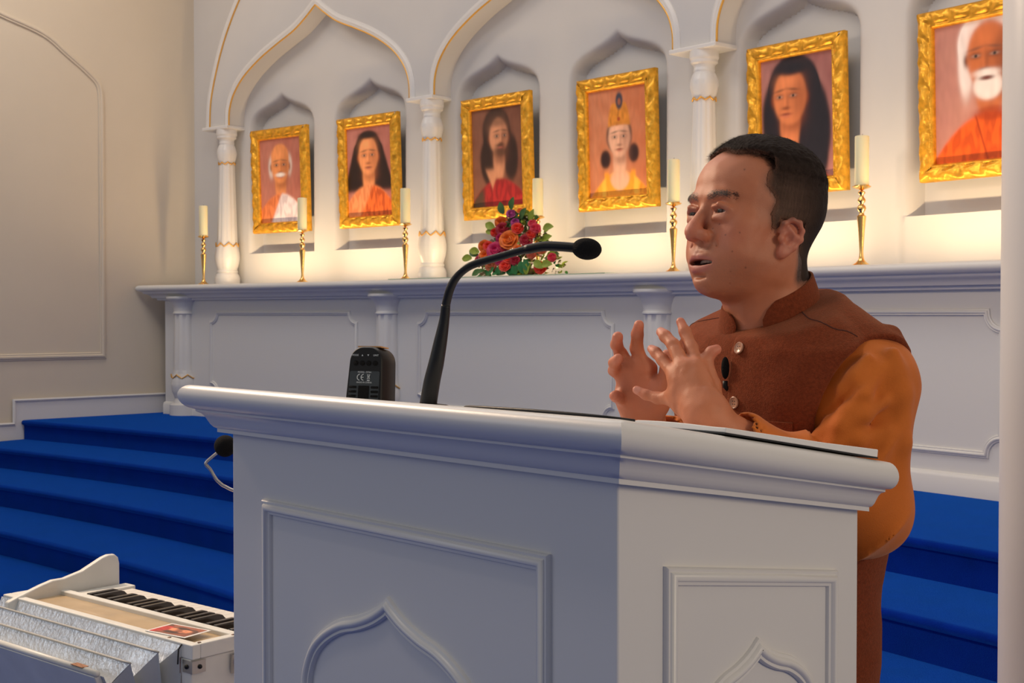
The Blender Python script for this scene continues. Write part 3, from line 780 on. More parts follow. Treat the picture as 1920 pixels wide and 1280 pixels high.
# travel clock with rounded top
ck = thing('digital_clock', 'small black rounded digital clock seen from behind beside the microphone base', 'clock', kl((-1.552, 1.135, ztop(1.135, zt) + .001)))
ck.scale = (1.08 * KL,) * 3; ck.rotation_euler = (-.13, 0, math.radians(24))
def rr_profile(w, h, r, n=8, wt=None):
    P = [(-w / 2, 0)]
    wt = wt or w
    for a in range(180, 89, -90 // n): P.append((-wt / 2 + r + r * math.cos(math.radians(a)), h - r + r * math.sin(math.radians(a))))
    for a in range(90, -1, -90 // n): P.append((wt / 2 - r + r * math.cos(math.radians(a)), h - r + r * math.sin(math.radians(a))))
    return P + [(w / 2, 0)]
W_, H_, DP = .058, .076, .040
R1 = rr_profile(W_, H_, .021, 9, W_ * .90)
rings = [[(x * .93, 0 - .0, z * .975) for x, z in R1], [(x, .003, z) for x, z in R1], [(x * 1.0, DP - .003, z) for x, z in R1], [(x * .95, DP, z * .98) for x, z in R1]]
V, F = loft(rings); mk('case', V, F, M['black'], ck, auto=40)
dk = mat('slate_plastic', (.018, .026, .034), .5)
V, F = loft([[(x * .80, -.0006, .004 + z * .50) for x, z in rr_profile(W_, H_, .004, 6)], [(x * .80, .001, .004 + z * .50) for x, z in rr_profile(W_, H_, .004, 6)]])
mk('back_plate', V, F, dk, ck, smooth=False)
for x in (-.017, .017):
    for k in range(3): mk('vent_slot', *tube([(x - .005, -.0012, .008 + k * .006), (x + .005, -.0012, .008 + k * .006)], .0016, 8), M['foam'], ck)
b = MB(); b.add(*box(-.008, .008, -.0016, 0, .004, .022)); b.build('battery_catch', M['foam'], ck, smooth=False)
for k in range(4): mk('button', *tube([(-.015 + k * .010, -.0012, .053), (-.015 + k * .010, .002, .053)], .0034, 12), M['foam'], ck)
b = MB(); b.add(*box(-.018, .018, .008, .030, H_ - .0005, H_ + .0012)); o = b.build('top_display', mat('amber_panel', (.55, .30, .12), .3), ck, smooth=False); o['label'] = 'amber strip on top'
def text(body, x, z, size, parent, m, y=-.0008, name='printed_text', rotx=90):
    cu = bpy.data.curves.new(name, 'FONT'); cu.body = body; cu.size = size; cu.align_x = 'CENTER'; cu.extrude = .0001
    o = bpy.data.objects.new(name, cu); COL.objects.link(o)
    dg = bpy.context.evaluated_depsgraph_get(); me = bpy.data.meshes.new_from_object(o.evaluated_get(dg)); bpy.data.objects.remove(o)
    me.materials.clear(); me.materials.append(m)
    o = bpy.data.objects.new(name, me); COL.objects.link(o); o.parent = parent; o.location = (x, y, z); o.rotation_euler = (math.radians(rotx), 0, 0)
    return o
text('MODEL : DT6A', 0, .0395, .0032, ck, M['print']); text('MADE IN CHINA', 0, .0255, .0032, ck, M['print'])
# CE mark from two arcs
b = MB()
for cx_, bar in ((-.0065, 0), (-.0005, 1)):
    P = [(cx_ + .0045 * math.cos(math.radians(a)), -.0009, .0335 + .0042 * math.sin(math.radians(a))) for a in range(100, 261, 16)]
    b.add(*tube(P, .0006, 6))
    if bar: b.add(*tube([(cx_ - .0045, -.0009, .0335), (cx_ - .0008, -.0009, .0335)], .0006, 6))
b.build('ce_mark', M['print'], ck)
b = MB()
for p, q in (((.0045, .037), (.0085, .037)), ((.005, .037), (.0055, .0315)), ((.008, .037), (.0075, .0315)), ((.0055, .0315), (.0075, .0315)), ((.0042, .0375), (.0088, .0312)), ((.0088, .0375), (.0042, .0312))):
    b.add(*tube([(p[0], -.0009, p[1]), (q[0], -.0009, q[1])], .00035, 5))
b.add(*box(.0045, .0085, -.0011, -.0006, .0285, .0300)); b.build('disposal_mark', M['print'], ck)
text('MODE', -.016, .0625, .0036, ck, M['print']); text('UNIT', .016, .0625, .0036, ck, M['print']); text('\u25B2', -.005, .0625, .003, ck, M['print'], name='arrow_mark'); text('\u25BC', .004, .0625, .003, ck, M['print'], name='arrow_mark')
# gooseneck microphone
mx, my = -1.370, 1.110; mz = ztop(my, zt)
mic = thing('gooseneck_microphone', 'black gooseneck microphone with foam windscreen standing on the lectern', 'microphone', kl((mx, my, mz)))
mic.scale = (KL,) * 3

pth = [(0.0000, 0.0000, 0.0000), (0.0076, 0.0004, 0.0307), (0.0158, 0.0012, 0.0562), (0.0229, 0.0027, 0.0851), (0.0296, 0.0038, 0.1138), (0.0344, 0.0026, 0.1338), (0.0449, 0.0003, 0.1529), (0.0541, 0.0019, 0.1676), (0.0656, 0.0059, 0.1787), (0.0806, 0.0135, 0.1870), (0.1107, 0.0288, 0.1956), (0.1456, 0.0439, 0.2046), (0.1723, 0.0517, 0.2080), (0.1988, 0.0591, 0.2066), (0.2203, 0.0682, 0.2041)]
pth = [(x, y, z + .004) for x, y, z in pth]
lo = catmull(pth[:6], 5); rl = np.interp(np.linspace(0, 5, len(lo)), [0, 1, 2, 3, 4, 5], [.0118, .0112, .0104, .0090, .0068, .0060])
mk('stem', *tube(lo, list(rl), 16), M['blackm'], mic)
hi = catmull(pth[5:13], 5); rh = np.interp(np.linspace(0, 7, len(hi)), [0, 7], [.0058, .0050])
neck_ = mk('gooseneck', *tube(hi, list(rh), 12), M['blackm'], mic)
mk('microphone_body', *tube(catmull(pth[11:15], 4), .0062, 12), M['black'], mic)
hd = Vector(pth[-1]); dr = (hd - Vector(pth[-2])).normalized()
V, F = sphere((0, 0, 0), 1, 20, 14, (.0195, .0138, .0138))
Rm = Matrix((dr, Vector((0, 0, 1)).cross(dr).normalized(), dr.cross(Vector((0, 0, 1)).cross(dr).normalized()))).transposed()
V = [tuple(Rm @ Vector(v) + hd + dr * .008) for v in V]
mk('windscreen', V, F, M['foam'], mic)
mk('base_flange', *lathe([(.001, .0006), (.028, .0006), (.030, .001), (.026, .003), (.012, .005), (.001, .005)], 28), M['black'], mic, auto=40)
# cable from the clock to the microphone and along the board
cp = [(-1.50, 1.165, .0), (-1.46, 1.175, 0), (-1.41, 1.178, 0), (-1.335, 1.15, 0), (-1.25, 1.075, 0), (-1.16, 1.048, 0), (-1.08, 1.040, 0), (-1.00, 1.052, 0), (-.975, 1.085, 0)]
V, F = tube([kl((x, y, ztop(y, zt) + .0024)) for x, y, _ in catmull(cp, 6)], .0021, 8)
c = mk('cable', V, F, M['black'], world=True, org=kl((-1.28, 1.165, ztop(1.165, zt))))
tag(c, 'thin black cable trailing across the lectern top from the microphone', 'cable')

# ---------------------------------------------------------------- harmonium on its stand
HO = (-1.944, 1.072); HR = math.radians(7)
wht = mat('worn_white_enamel', (.70, .70, .66), .42, bump=.15, bscale=60, var=.06, vscale=14)
hm = thing('harmonium', 'white harmonium with silvery folded bellows and black and white keys left of the lectern', 'harmonium', (HO[0], HO[1], .66), HR)
ZB = -.66
def z_(z): return z + ZB
mk('case', *box(-.62, -.004, 0, .20, z_(.665), z_(.905)), wht, hm, smooth=False, bevel=.004)
# open top frame with a glazed tan panel
def frame_ring(x0, x1, y0, y1, w, z0, z1, wl=None, wr=None):
    wl = wl or w; wr = wr or w
    b = MB(); b.add(*box(x0, x1, y0, y0 + w, z0, z1)); b.add(*box(x0, x1, y1 - w, y1, z0, z1)); b.add(*box(x0, x0 + wl, y0 + w, y1 - w, z0, z1)); b.add(*box(x1 - wr, x1, y0 + w, y1 - w, z0, z1)); return b
frame_ring(-.615, 0, 0, .108, .017, z_(.905), z_(.93), .03, .018).build('lid_frame', wht, hm, smooth=False, bevel=.002)
o = mk('lid_panel', *box(-.585, -.018, .017, .091, z_(.908), z_(.922)), mat('tan_board', (.50, .36, .20), .35, var=.1, vscale=20, coat=.6), hm, smooth=False); o['label'] = 'tan glazed panel'
for x, y in ((-.008, .02), (-.008, .09), (-.075, .008)): mk('screw', *sphere((x, y, z_(.930)), .0035, 10, 6, (1, 1, .4)), mat('dark_screw', (.12, .07, .05), .4, .8), hm)
# keyboard
ivory = mat('ivory_keys', (.74, .72, .68), .3); ebony = mat('ebony_keys', (.018, .012, .008), .25, coat=.4)
kw = .0225; nk = 22; x0 = -.515
for k in range(nk):
    xa = x0 + k * kw
    if xa > -.03: break
    mk('white_key', *box(xa + .0005, xa + kw - .0005, .109, .226, z_(.906), z_(.919)), ivory, hm, smooth=False, bevel=.0012)
pat = [1, 0, 1, 1, 0, 1, 1]   # gaps carrying a black key
for k in range(nk - 1):
    if pat[(k + 6) % 7] == 0 and True: continue
    xa = x0 + (k + 1) * kw
    if xa > -.03: break
    pr = [(.111, .919), (.111, .9305), (.168, .9305), (.176, .928), (.184, .919)]
    V, F = loft([[(xa + dx * 1.0, y, z_(z)) for y, z in pr] for dx in (-.0062, .0062)])
    for i, v in enumerate(V):
        if v[2] > z_(.927): V[i] = (xa + (v[0] - xa) * .72, v[1], v[2])
    mk('black_key', V, F, ebony, hm, smooth=False, bevel=.0012)
mk('key_slip', *box(-.545, -.004, .226, .236, z_(.66), z_(.914)), wht, hm, smooth=False, bevel=.002)
mk('key_block', *box(-.553, -.518, .107, .236, z_(.905), z_(.9235)), wht, hm, smooth=False, bevel=.002)
# tall curved cheek at the far left end
ck_ = [(-.02, .925), (.0, .932), (.05, .947), (.075, .953), (.10, .953), (.14, .962), (.185, .982), (.20, .986), (.214, .985), (.222, .978), (.225, .965), (.225, .90), (-.02, .90)]
V, F = loft([[(x, y, z_(z)) for y, z in ck_] for x in (-.572, -.558)])
mk('cheek', V, F, wht, hm, smooth=False, bevel=.003)
# bellows: folds fanned out toward the hall, hinged at the bottom
gusm = mat('grey_fold_tape', (.46, .45, .42), .5)
foil = mat('silver_bellows_cloth', (.66, .71, .78), .24, .45, bump=1.6, bscale=120, var=.12, vscale=16, coat=.6)
tops = [(.0, .925, 0), (-.016, .890, 1), (-.030, .916, 0), (-.052, .868, 1), (-.066, .900, 0), (-.086, .850, 1), (-.100, .880, 0)]
def fold(k, drop):
    y, z, v = tops[k]; xr = -.030 - .75 * -y * 1.0 - .0 ; xl = -.62 + .25 * -y
    f_ = 1 - drop
    return [(x, y * f_ + (-.006) * drop, z_(z - drop * .22)) for x in np.linspace(xl, xr - (.03 if v else 0), 24)]
for k in range(6):
    A, B = fold(k, 0), fold(k + 1, 0)
    V = []; n_ = len(A)
    for q in range(5):
        t = q / 4
        for i_ in range(n_):
            a_, b_ = Vector(A[i_]), Vector(B[i_]); p = a_.lerp(b_, t)
            p.z += .0016 * math.sin(i_ * 2.1 + k) * math.sin(PI * t); V.append(tuple(p))
    F = [(q * n_ + i_, q * n_ + i_ + 1, (q + 1) * n_ + i_ + 1, (q + 1) * n_ + i_) for q in range(4) for i_ in range(n_ - 1)]
    mk('bellows_fold', V, F, foil, hm)
for k in (2, 4):
    mk('fold_welt', *tube(fold(k, 0), .0022, 8), gusm, hm)
# triangular gussets closing the right and left sides of the folds
gus = mat('grey_gusset_cloth', (.48, .50, .50), .5, bump=.4, bscale=80, var=.1)
for e in (-1, 0):
    b = MB()
    for k in range(6):
        a_, c_ = fold(k, 0)[e], fold(k + 1, 0)[e]; d_, f_ = fold(k, 1)[e], fold(k + 1, 1)[e]
        b.add([a_, c_, f_, d_], [(0, 1, 2, 3)])
    b.build('bellows_gusset', gus, hm, smooth=False)
bp_ = [(-.100, .882), (-.112, .880), (-.020, .668), (-.008, .668)]
V, F = loft([[(x, y, z_(z)) for y, z in bp_] for x in (-.60, -.115)])
mk('bellows_board', V, F, wht, hm, smooth=False, bevel=.002)
V, F = tube([(x, -.106, z_(.884)) for x in (-.60, -.115)], .006, 10)
mk('board_rail', V, F, wht, hm)
mk('worn_patch', *box(-.185, -.150, -.1125, -.0995, z_(.8895), z_(.8905)), mat('bare_wood', (.30, .13, .06), .7, var=.5, vscale=200), hm, smooth=False)
# metal corner guard and latch
b = MB(); b.add(*box(-.026, .0012, -.0012, 0, z_(.882), z_(.903))); b.add(*box(0, .0012, 0, .026, z_(.882), z_(.903)))
b.build('corner_guard', M['steel'], hm, smooth=False)
for c_ in ((-.014, -.0016, z_(.8925)), (.0016, .014, z_(.8925))): mk('rivet', *sphere(c_, .004, 10, 6), M['black'], hm)
b = MB(); b.add(*box(0, .006, .078, .100, z_(.868), z_(.900))); b.add(*tube([(.008, .089, z_(.90)), (.014, .089, z_(.885)), (.010, .089, z_(.862))], .004, 8)); b.build('latch', M['steel'], hm, smooth=False)
b = MB(); b.add(*tube([(-.028, -.001, z_(.928)), (-.030, -.006, z_(.920)), (-.031, -.007, z_(.895))], .0014, 6)); b.build('hook_wire', M['wick'], hm)
mk('seam_strip', *box(-.0335, -.0315, -.0012, .001, z_(.67), z_(.905)), mat('brown_seam', (.16, .06, .04), .7), hm, smooth=False)
# stand
hm.scale = (1.06,) * 3; hm.location = (HO[0] * 1.06, HO[1] * 1.06, 1.48 - (1.48 - .66) * 1.06)
hs = thing('harmonium_stand', 'low wooden stand under the white harmonium', 'stand', (HO[0] * 1.06, HO[1] * 1.06, 0), HR)
hs.scale = (1.06, 1.06, .925)
wd = mat('dark_wood', (.09, .05, .03), .45, var=.2, vscale=6)
mk('stand_top', *box(-.62, .0, -.01, .22, .625, .659), wd, hs, smooth=False, bevel=.003)
for x, y in ((-.60, .01), (-.04, .01), (-.60, .18), (-.04, .18)): mk('leg', *box(x, x + .03, y, y + .03, 0, .625), wd, hs, smooth=False, bevel=.002)
# small printed portrait card lying on the lid
def hw(u, v, z): return (HO[0] + u * math.cos(HR) - v * math.sin(HR), HO[1] + u * math.sin(HR) + v * math.cos(HR), z)
pcx = thing('portrait_card', 'small white-bordered portrait photo card lying on the harmonium lid', 'photo card', tuple(Vector((0, 0, 1.48)) + (Vector(hw(-.100, .043, .9308)) - Vector((0, 0, 1.48))) * 1.06), HR + math.radians(8))
pcx.scale = (1.06,) * 3
mk('card', *box(-.048, .048, -.031, .031, 0, .0008), M['paper'], pcx, smooth=False)
X_, Y_, im_ = portrait(2, 40, 56)
V = [(-.043 + .086 * (b_ / 1.36), .027 - .054 * a_, .0011) for a_, b_ in zip(X_.ravel(), Y_.ravel())]
id_ = np.arange(40 * 56).reshape(40, 56); F = np.stack([id_[:-1, :-1], id_[:-1, 1:], id_[1:, 1:], id_[1:, :-1]], -1).reshape(-1, 4)
mk('printed_picture', V, F, M['paint_attr'], pcx, colors=np.clip(im_.reshape(-1, 3) * np.array([1.5, 1.2, 1.1]), 0, 1))
# microphone on a stand behind the harmonium
ms = thing('microphone_stand', 'chrome microphone stand with a bent neck behind the lectern\'s left edge', 'microphone stand', (-2.04, 1.585, 0))
mk('tripod_base', *lathe([(.001, 0), (.13, 0), (.13, .012), (.02, .03), (.001, .032)], 28), M['blackm'], ms, auto=40)
mk('pole', *tube([(0, 0, .03), (0, 0, 1.05)], .008, 12), M['steel'], ms)
P = [(-2.04, 1.585, 1.05), (-2.12, 1.43, 1.10), (-2.197, 1.295, 1.144), (-2.226, 1.266, 1.184), (-2.231, 1.261, 1.194), (-2.224, 1.268, 1.204), (-2.214, 1.279, 1.216)]
mk('bent_neck', *tube([(x - -2.04, y - 1.585, z) for x, y, z in catmull(P, 5)], .0032, 10), M['steel'], ms)
m2 = thing('microphone', 'black foam-covered microphone peeking out behind the lectern\'s left edge', 'microphone', (-2.209, 1.285, 1.210))
mk('windscreen', *sphere((0.002, 0.004, .017), 1, 18, 12, (.021, .021, .021)), M['foam'], m2)
mk('microphone_body', *tube([(-.004, -.005, .004), (.002, .003, .016)], .008, 12), M['black'], m2)
# ---------------------------------------------------------------- signed-distance modelling
def vlen(a): return np.sqrt((a * a).sum(-1))
def s_ell(p, c, r, R=None):
    q = p - np.array(c, np.float32)
    if R is not None: q = q @ np.array(R, np.float32)
    r = np.array(r, np.float32)
    k0 = vlen(q / r); k1 = vlen(q / (r * r)) + 1e-9
    return k0 * (k0 - 1) / k1
def s_cap(p, a, b, ra, rb=None):
    rb = ra if rb is None else rb
    a = np.array(a, np.float32); b = np.array(b, np.float32); ba = b - a
    t = np.clip(((p - a) @ ba) / (ba @ ba + 1e-12), 0, 1)
    return vlen(p - a - t[..., None] * ba) - (ra + (rb - ra) * t)
def smin(a, b, k):
    h = np.clip(.5 + .5 * (b - a) / k, 0, 1); return b + (a - b) * h - k * h * (1 - h)
def smax(a, b, k): return -smin(-a, -b, k)
def ssub(a, b, k): return smax(a, -b, k)
def nets(f, lo, hi, h, chunk=28):
    """naive surface nets with projection onto the surface"""
    lo = np.array(lo, float); hi = np.array(hi, float); n = np.ceil((hi - lo) / h).astype(int) + 1
    ax = [lo[i] + h * np.arange(n[i]) for i in range(3)]
    D = np.empty(tuple(n), np.float32)
    for z0 in range(0, n[2], chunk):
        z1 = min(n[2], z0 + chunk)
        g = np.stack(np.meshgrid(ax[0], ax[1], ax[2][z0:z1], indexing='ij'), -1).astype(np.float32)
        D[:, :, z0:z1] = f(g)
    S = D < 0
    cells = np.zeros(tuple(n - 1), bool); cnt = np.zeros(tuple(n - 1), np.float32); acc = np.zeros(tuple(n - 1) + (3,), np.float32)
    def sl(o): return tuple(slice(o[i], n[i] - 1 + o[i]) for i in range(3))
    cor = [(i, j, k) for i in (0, 1) for j in (0, 1) for k in (0, 1)]
    for a in cor:
        for ax_ in range(3):
            if a[ax_]: continue
            b = list(a); b[ax_] = 1; b = tuple(b)
            da, db = D[sl(a)], D[sl(b)]; m = (da < 0) != (db < 0)
            t = np.where(m, da / (da - db + 1e-20), 0)
            cells |= m; cnt += m
            for q in range(3):
                acc[..., q] += np.where(m, a[q] + (t if q == ax_ else 0), 0)
    idx = -np.ones(cells.shape, int); ci = np.argwhere(cells); idx[cells] = np.arange(len(ci))
    V = acc[cells] / cnt[cells][:, None] + ci
    V = lo + V * h
    F = []
    for ax_ in range(3):
        o1, o2 = [(1, 2), (2, 0), (0, 1)][ax_]
        s0 = [slice(0, n[0] - 1), slice(0, n[1] - 1), slice(0, n[2] - 1)]
        s1 = list(s0)
        s0[ax_] = slice(0, n[ax_] - 1); s1[ax_] = slice(1, n[ax_])
        A = S[tuple(s0)]; B = S[tuple(s1)]
        # edge from grid point g to g+e_ax ; needs cells at g, g-o1, g-o2, g-o1-o2
        m = A != B
        e = np.argwhere(m); e = e[(e[:, o1] > 0) & (e[:, o2] > 0)]
        if len(e) == 0: continue
        u1 = np.zeros(3, int); u1[o1] = 1; u2 = np.zeros(3, int); u2[o2] = 1
        def I(x): return idx[x[:, 0], x[:, 1], x[:, 2]]
        q = np.stack([I(e), I(e - u1), I(e - u1 - u2), I(e - u2)], -1)
        flip = ~A[e[:, 0], e[:, 1], e[:, 2]]
        q[flip] = q[flip][:, ::-1]
        F.append(q)
    F = np.concatenate(F)
    F = F[(F >= 0).all(1)]
    # project
    Vf = V.astype(np.float32); e_ = h * .5
    for it in range(2):
        d = f(Vf[:, None, None, :])[:, 0, 0]
        g = np.stack([(f((Vf + np.eye(3, dtype=np.float32)[k] * e_)[:, None, None, :])[:, 0, 0] - f((Vf - np.eye(3, dtype=np.float32)[k] * e_)[:, None, None, :])[:, 0, 0]) for k in range(3)], -1) / (2 * e_)
        g2 = (g * g).sum(-1) + 1e-6
        st = np.clip(d / g2, -h * .6, h * .6)[:, None] * g
        Vf = Vf - st
    return Vf.astype(float), F[:, ::-1]
def nfield(p, sc, seed=0.0):
    """cheap smooth noise from sines"""
    x, y, z = p[..., 0] * sc, p[..., 1] * sc, p[..., 2] * sc
    return (np.sin(x * 1.7 + 1.3 * np.sin(y * 1.1 + seed) + seed) + np.sin(y * 1.9 + 1.7 * np.sin(z * .9 + seed * 2)) + np.sin(z * 1.5 + 1.1 * np.sin(x * 1.3 + seed * 3))) / 3

# ---------------------------------------------------------------- the speaker
# working frame: x to the right of the picture, y away from it, z up; turned into the hall by YAW
def L3(px, py, D): return np.array([(px - 960) / 2450 * D, D, 1.48 - (py - 588) / 2450 * D])
PB = np.array([.40, 1.90, 0.0])
cy_, sy_ = math.cos(YAW), math.sin(YAW)
sp = thing('person', 'person in rust-brown waistcoat and orange shirt speaking behind the lectern with both hands raised', 'person',
           (PB[0] * cy_ - PB[1] * sy_, PB[0] * sy_ + PB[1] * cy_, 0), YAW)
def pmk(name, V, F, m, parent=None, **k):
    F = F[:, ::-1] if isinstance(F, np.ndarray) else [tuple(reversed(f)) for f in F]   # head frame is mirrored
    return mk(name, np.asarray(V, float) - PB, F, m, parent or sp, **k)
# head frame
HA = math.radians(62); HP = math.radians(6)
hf = np.array([-math.sin(HA) * math.cos(HP), -math.cos(HA) * math.cos(HP), math.sin(HP)])
hl = np.array([math.cos(HA), -math.sin(HA), 0.0]); hu = np.cross(hf, hl)
# small tilt
HB = np.stack([hl, hf, hu])            # rows: left, forward, up
HO_ = np.array([.3445, 1.87, 1.587])
def h2p(P): return np.asarray(P) @ HB + HO_
def mir(f, p, *a, **k): return 0
def head_sdf(p):
    x = p[..., 0]; ax_ = np.abs(x); q = np.stack([ax_, p[..., 1], p[..., 2]], -1)   # mirrored
    E = lambda c, r, R=None: s_ell(q, c, r, R)
    d = s_ell(p, (0, -.0125, .055), (.0755, .0925, .081))
    d = smin(d, s_ell(p, (0, .026, .066), (.064, .060, .052)), .03)
    d = smin(d, s_ell(p, (0, .026, .004), (.0625, .060, .070)), .03)
    d = smin(d, s_ell(p, (0, .022, -.040), (.055, .060, .038)), .025)
    d = smin(d, E((.044, .000, -.036), (.020, .026, .027)), .03)
    d = smin(d, s_ell(p, (0, .0710, -.0655), (.020, .018, .0175)), .022)
    d = smin(d, E((.043, .055, .006), (.021, .022, .020)), .024)
    d = smin(d, E((.038, .053, -.030), (.023, .026, .025)), .022)
    d = smin(d, s_ell(p, (0, .036, -.068), (.038, .040, .021)), .03)        # under the chin
    d = smin(d, E((.020, .0835, .047), (.024, .0085, .0075), ), .014)        # brow
    d = ssub(d, E((.031, .1025, .027), (.0195, .0185, .0145)), .014)          # socket
    # neck
    d = smin(d, s_cap(p, (0, -.022, -.02), (0, -.048, -.115), .054, .062), .03)
    d = smin(d, s_cap(p, (0, -.048, -.115), (0, -.066, -.20), .062, .075), .03)
    # lids
    lid = s_ell(q, (.032, .0748, .0260), (.0175, .0138, .0135))
    d = smin(d, lid, .008)
    d = smin(d, s_cap(q, (.019, .0890, .0320), (.034, .0905, .0345), .0018), .006)
    d = smin(d, s_cap(q, (.034, .0905, .0345), (.046, .082, .0290), .0020), .006)
    d = smin(d, s_cap(q, (.022, .0870, .0165), (.042, .0830, .0165), .0020), .009)
    d = ssub(d, s_ell(q, (.0325, .0910, .0254), (.0125, .0110, .0026)), .0012)
    # nose
    n = s_cap(p, (0, .0840, .034), (0, .1020, .006), .0070, .0092)
    n = smin(n, s_ell(p, (0, .1050, -.005), (.0118, .0120, .0108)), .010)
    n = smin(n, s_ell(q, (.0135, .0945, -.0085), (.0088, .0115, .0082)), .007)
    d = smin(d, n, .009)
    d = ssub(d, s_ell(q, (.0068, .1020, -.0172), (.0036, .0058, .0042)), .003)
    d = ssub(d, s_cap(q, (.0225, .0950, -.002), (.0245, .0880, -.0150), .0010), .004)
    # mouth region
    d = smin(d, s_ell(p, (0, .068, -.040), (.036, .0245, .024)), .016)
    d = ssub(d, s_ell(p, (0, .0990, -.0265), (.0040, .0060, .0075)), .006)
    up = smin(s_ell(q, (.0065, .0890, -.0360), (.0110, .0070, .0042)), s_cap(q, (.006, .0895, -.0365), (.0280, .0740, -.0420), .0040, .0016), .006)
    lowr = smin(s_ell(p, (0, .0860, -.0552), (.0155, .0085, .0064)), s_cap(q, (.004, .0860, -.0550), (.0275, .0730, -.0455), .0046, .0016), .006)
    d = smin(d, up, .0045); d = smin(d, lowr, .0045)
    d = ssub(d, s_ell(p, (0, .0840, -.0452), (.0255, .0160, .0046)), .0025)
    d = ssub(d, s_ell(p, (0, .0890, -.0640), (.015, .006, .0035)), .008)
    # folds beside the mouth
    d = ssub(d, s_cap(q, (.0250, .0880, -.012), (.0370, .0720, -.0400), .0010, .0008), .0045)
    d = ssub(d, s_cap(q, (.0370, .0680, -.046), (.0340, .0600, -.070), .0012, .0008), .005)
    d = ssub(d, s_cap(q, (.020, .0905, .012), (.036, .0845, .0065), .0005), .003)
    # ears
    ec = (.0760, -.010, .004)
    q0 = q; q = (q - np.array([0, .0055, -.0035], np.float32)); q = np.stack([q[..., 0], q[..., 1] / .95, q[..., 2] / .88], -1)
    e = s_ell(q, (.0755, -.010, .003), (.0075, .0165, .0245), rotx(.22))
    e = smin(e, s_ell(q, (.0745, .0005, -.023), (.0065, .0085, .0100)), .008)
    hx = [(.073, .008, .010), (.0785, .006, .0215), (.0830, -.005, .0285), (.0855, -.0165, .0255), (.0865, -.0225, .0130), (.0855, -.0210, -.001), (.0820, -.0140, -.014), (.0775, -.0050, -.0240)]
    for a, b in zip(hx[:-1], hx[1:]): e = smin(e, s_cap(q, a, b, .0034), .0045)
    e = smin(e, s_cap(q, (.080, -.003, .016), (.0830, -.0140, .003), .0030), .005)
    e = smin(e, s_cap(q, (.0830, -.0140, .003), (.0785, -.005, -.012), .0030), .005)
    e = ssub(e, s_ell(q, (.0850, -.0020, -.001), (.0085, .0070, .0095)), .004)
    e = ssub(e, s_cap(q, (.0880, -.0165, .014), (.0870, -.0050, .0215), .0020), .004)
    e = smin(e, s_ell(q, (.0765, .0075, -.002), (.0045, .0040, .0060)), .004)
    q = q0; d = smin(d, e * .9, .006)
    d = d + .0004 * nfield(p, 160) + .0003 * nfield(p, 70, 2)
    return d
def rotx(a):
    c, s = math.cos(a), math.sin(a); return np.array([[1, 0, 0], [0, c, -s], [0, s, c]])
def sstep(a, b, x): t = np.clip((x - a) / (b - a), 0, 1); return t * t * (3 - 2 * t)
def hair_mask(p):
    x, y, z = p[..., 0], p[..., 1], p[..., 2]; ax_ = np.abs(x)
    jag = .0012 * np.sin(x * 900) * np.sin(z * 700 + y * 500) + .002 * np.sin(z * 190 + x * 120)
    hl_ = .1205 - .008 * sstep(.0, .03, ax_) + .012 * sstep(.022, .05, ax_) * 0 + jag       # height of the front hairline
    top = sstep(hl_ - .004, hl_ + .004, z + .12 * np.clip(.055 - y, 0, .1))
    top = np.where(y > .03, top, 1)
    side = sstep(.046 + jag - .012 * sstep(.07, .045, z), .027 + jag - .012 * sstep(.07, .045, z), y)
    m = np.where(z > .085, top, side * np.ones_like(z))
    bl = sstep(.075, .092, z); m = top * bl + side * (1 - bl)
    low = np.where(y > .012, sstep(.004, .012, z), np.where(y > -.034, sstep(.019, .027, z + .0 * y), sstep(-.062, -.048, z + .25 * (y + .07))))
    return m * low
def hair_t(p):
    x, y, z = p[..., 0], p[..., 1], p[..., 2]
    m = hair_mask(p)
    t = .0018 + .0115 * sstep(.055, .13, z) + .0025 * sstep(.0, -.08, y) * sstep(-.05, .03, z)
    t = t * (.18 + .82 * sstep(.078, .03, y))
    n_ = .0007 * nfield(np.stack([x * 1.6, y * .6, z], -1), 420) + .0008 * nfield(p, 150, 4)
    return m * (t + n_ * sstep(.03, .09, z))
def skull_plain(p):
    d = s_ell(p, (0, -.0125, .055), (.0755, .0925, .081))
    d = smin(d, s_ell(p, (0, .026, .066), (.064, .060, .052)), .03)
    d = smin(d, s_ell(p, (0, .028, -.002), (.064, .060, .072)), .03)
    d = smin(d, s_cap(p, (0, -.022, -.02), (0, -.048, -.115), .054, .062), .03)
    return d
HV, HF = nets(head_sdf, (-.10, -.16, -.185), (.10, .125, .145), .0019)
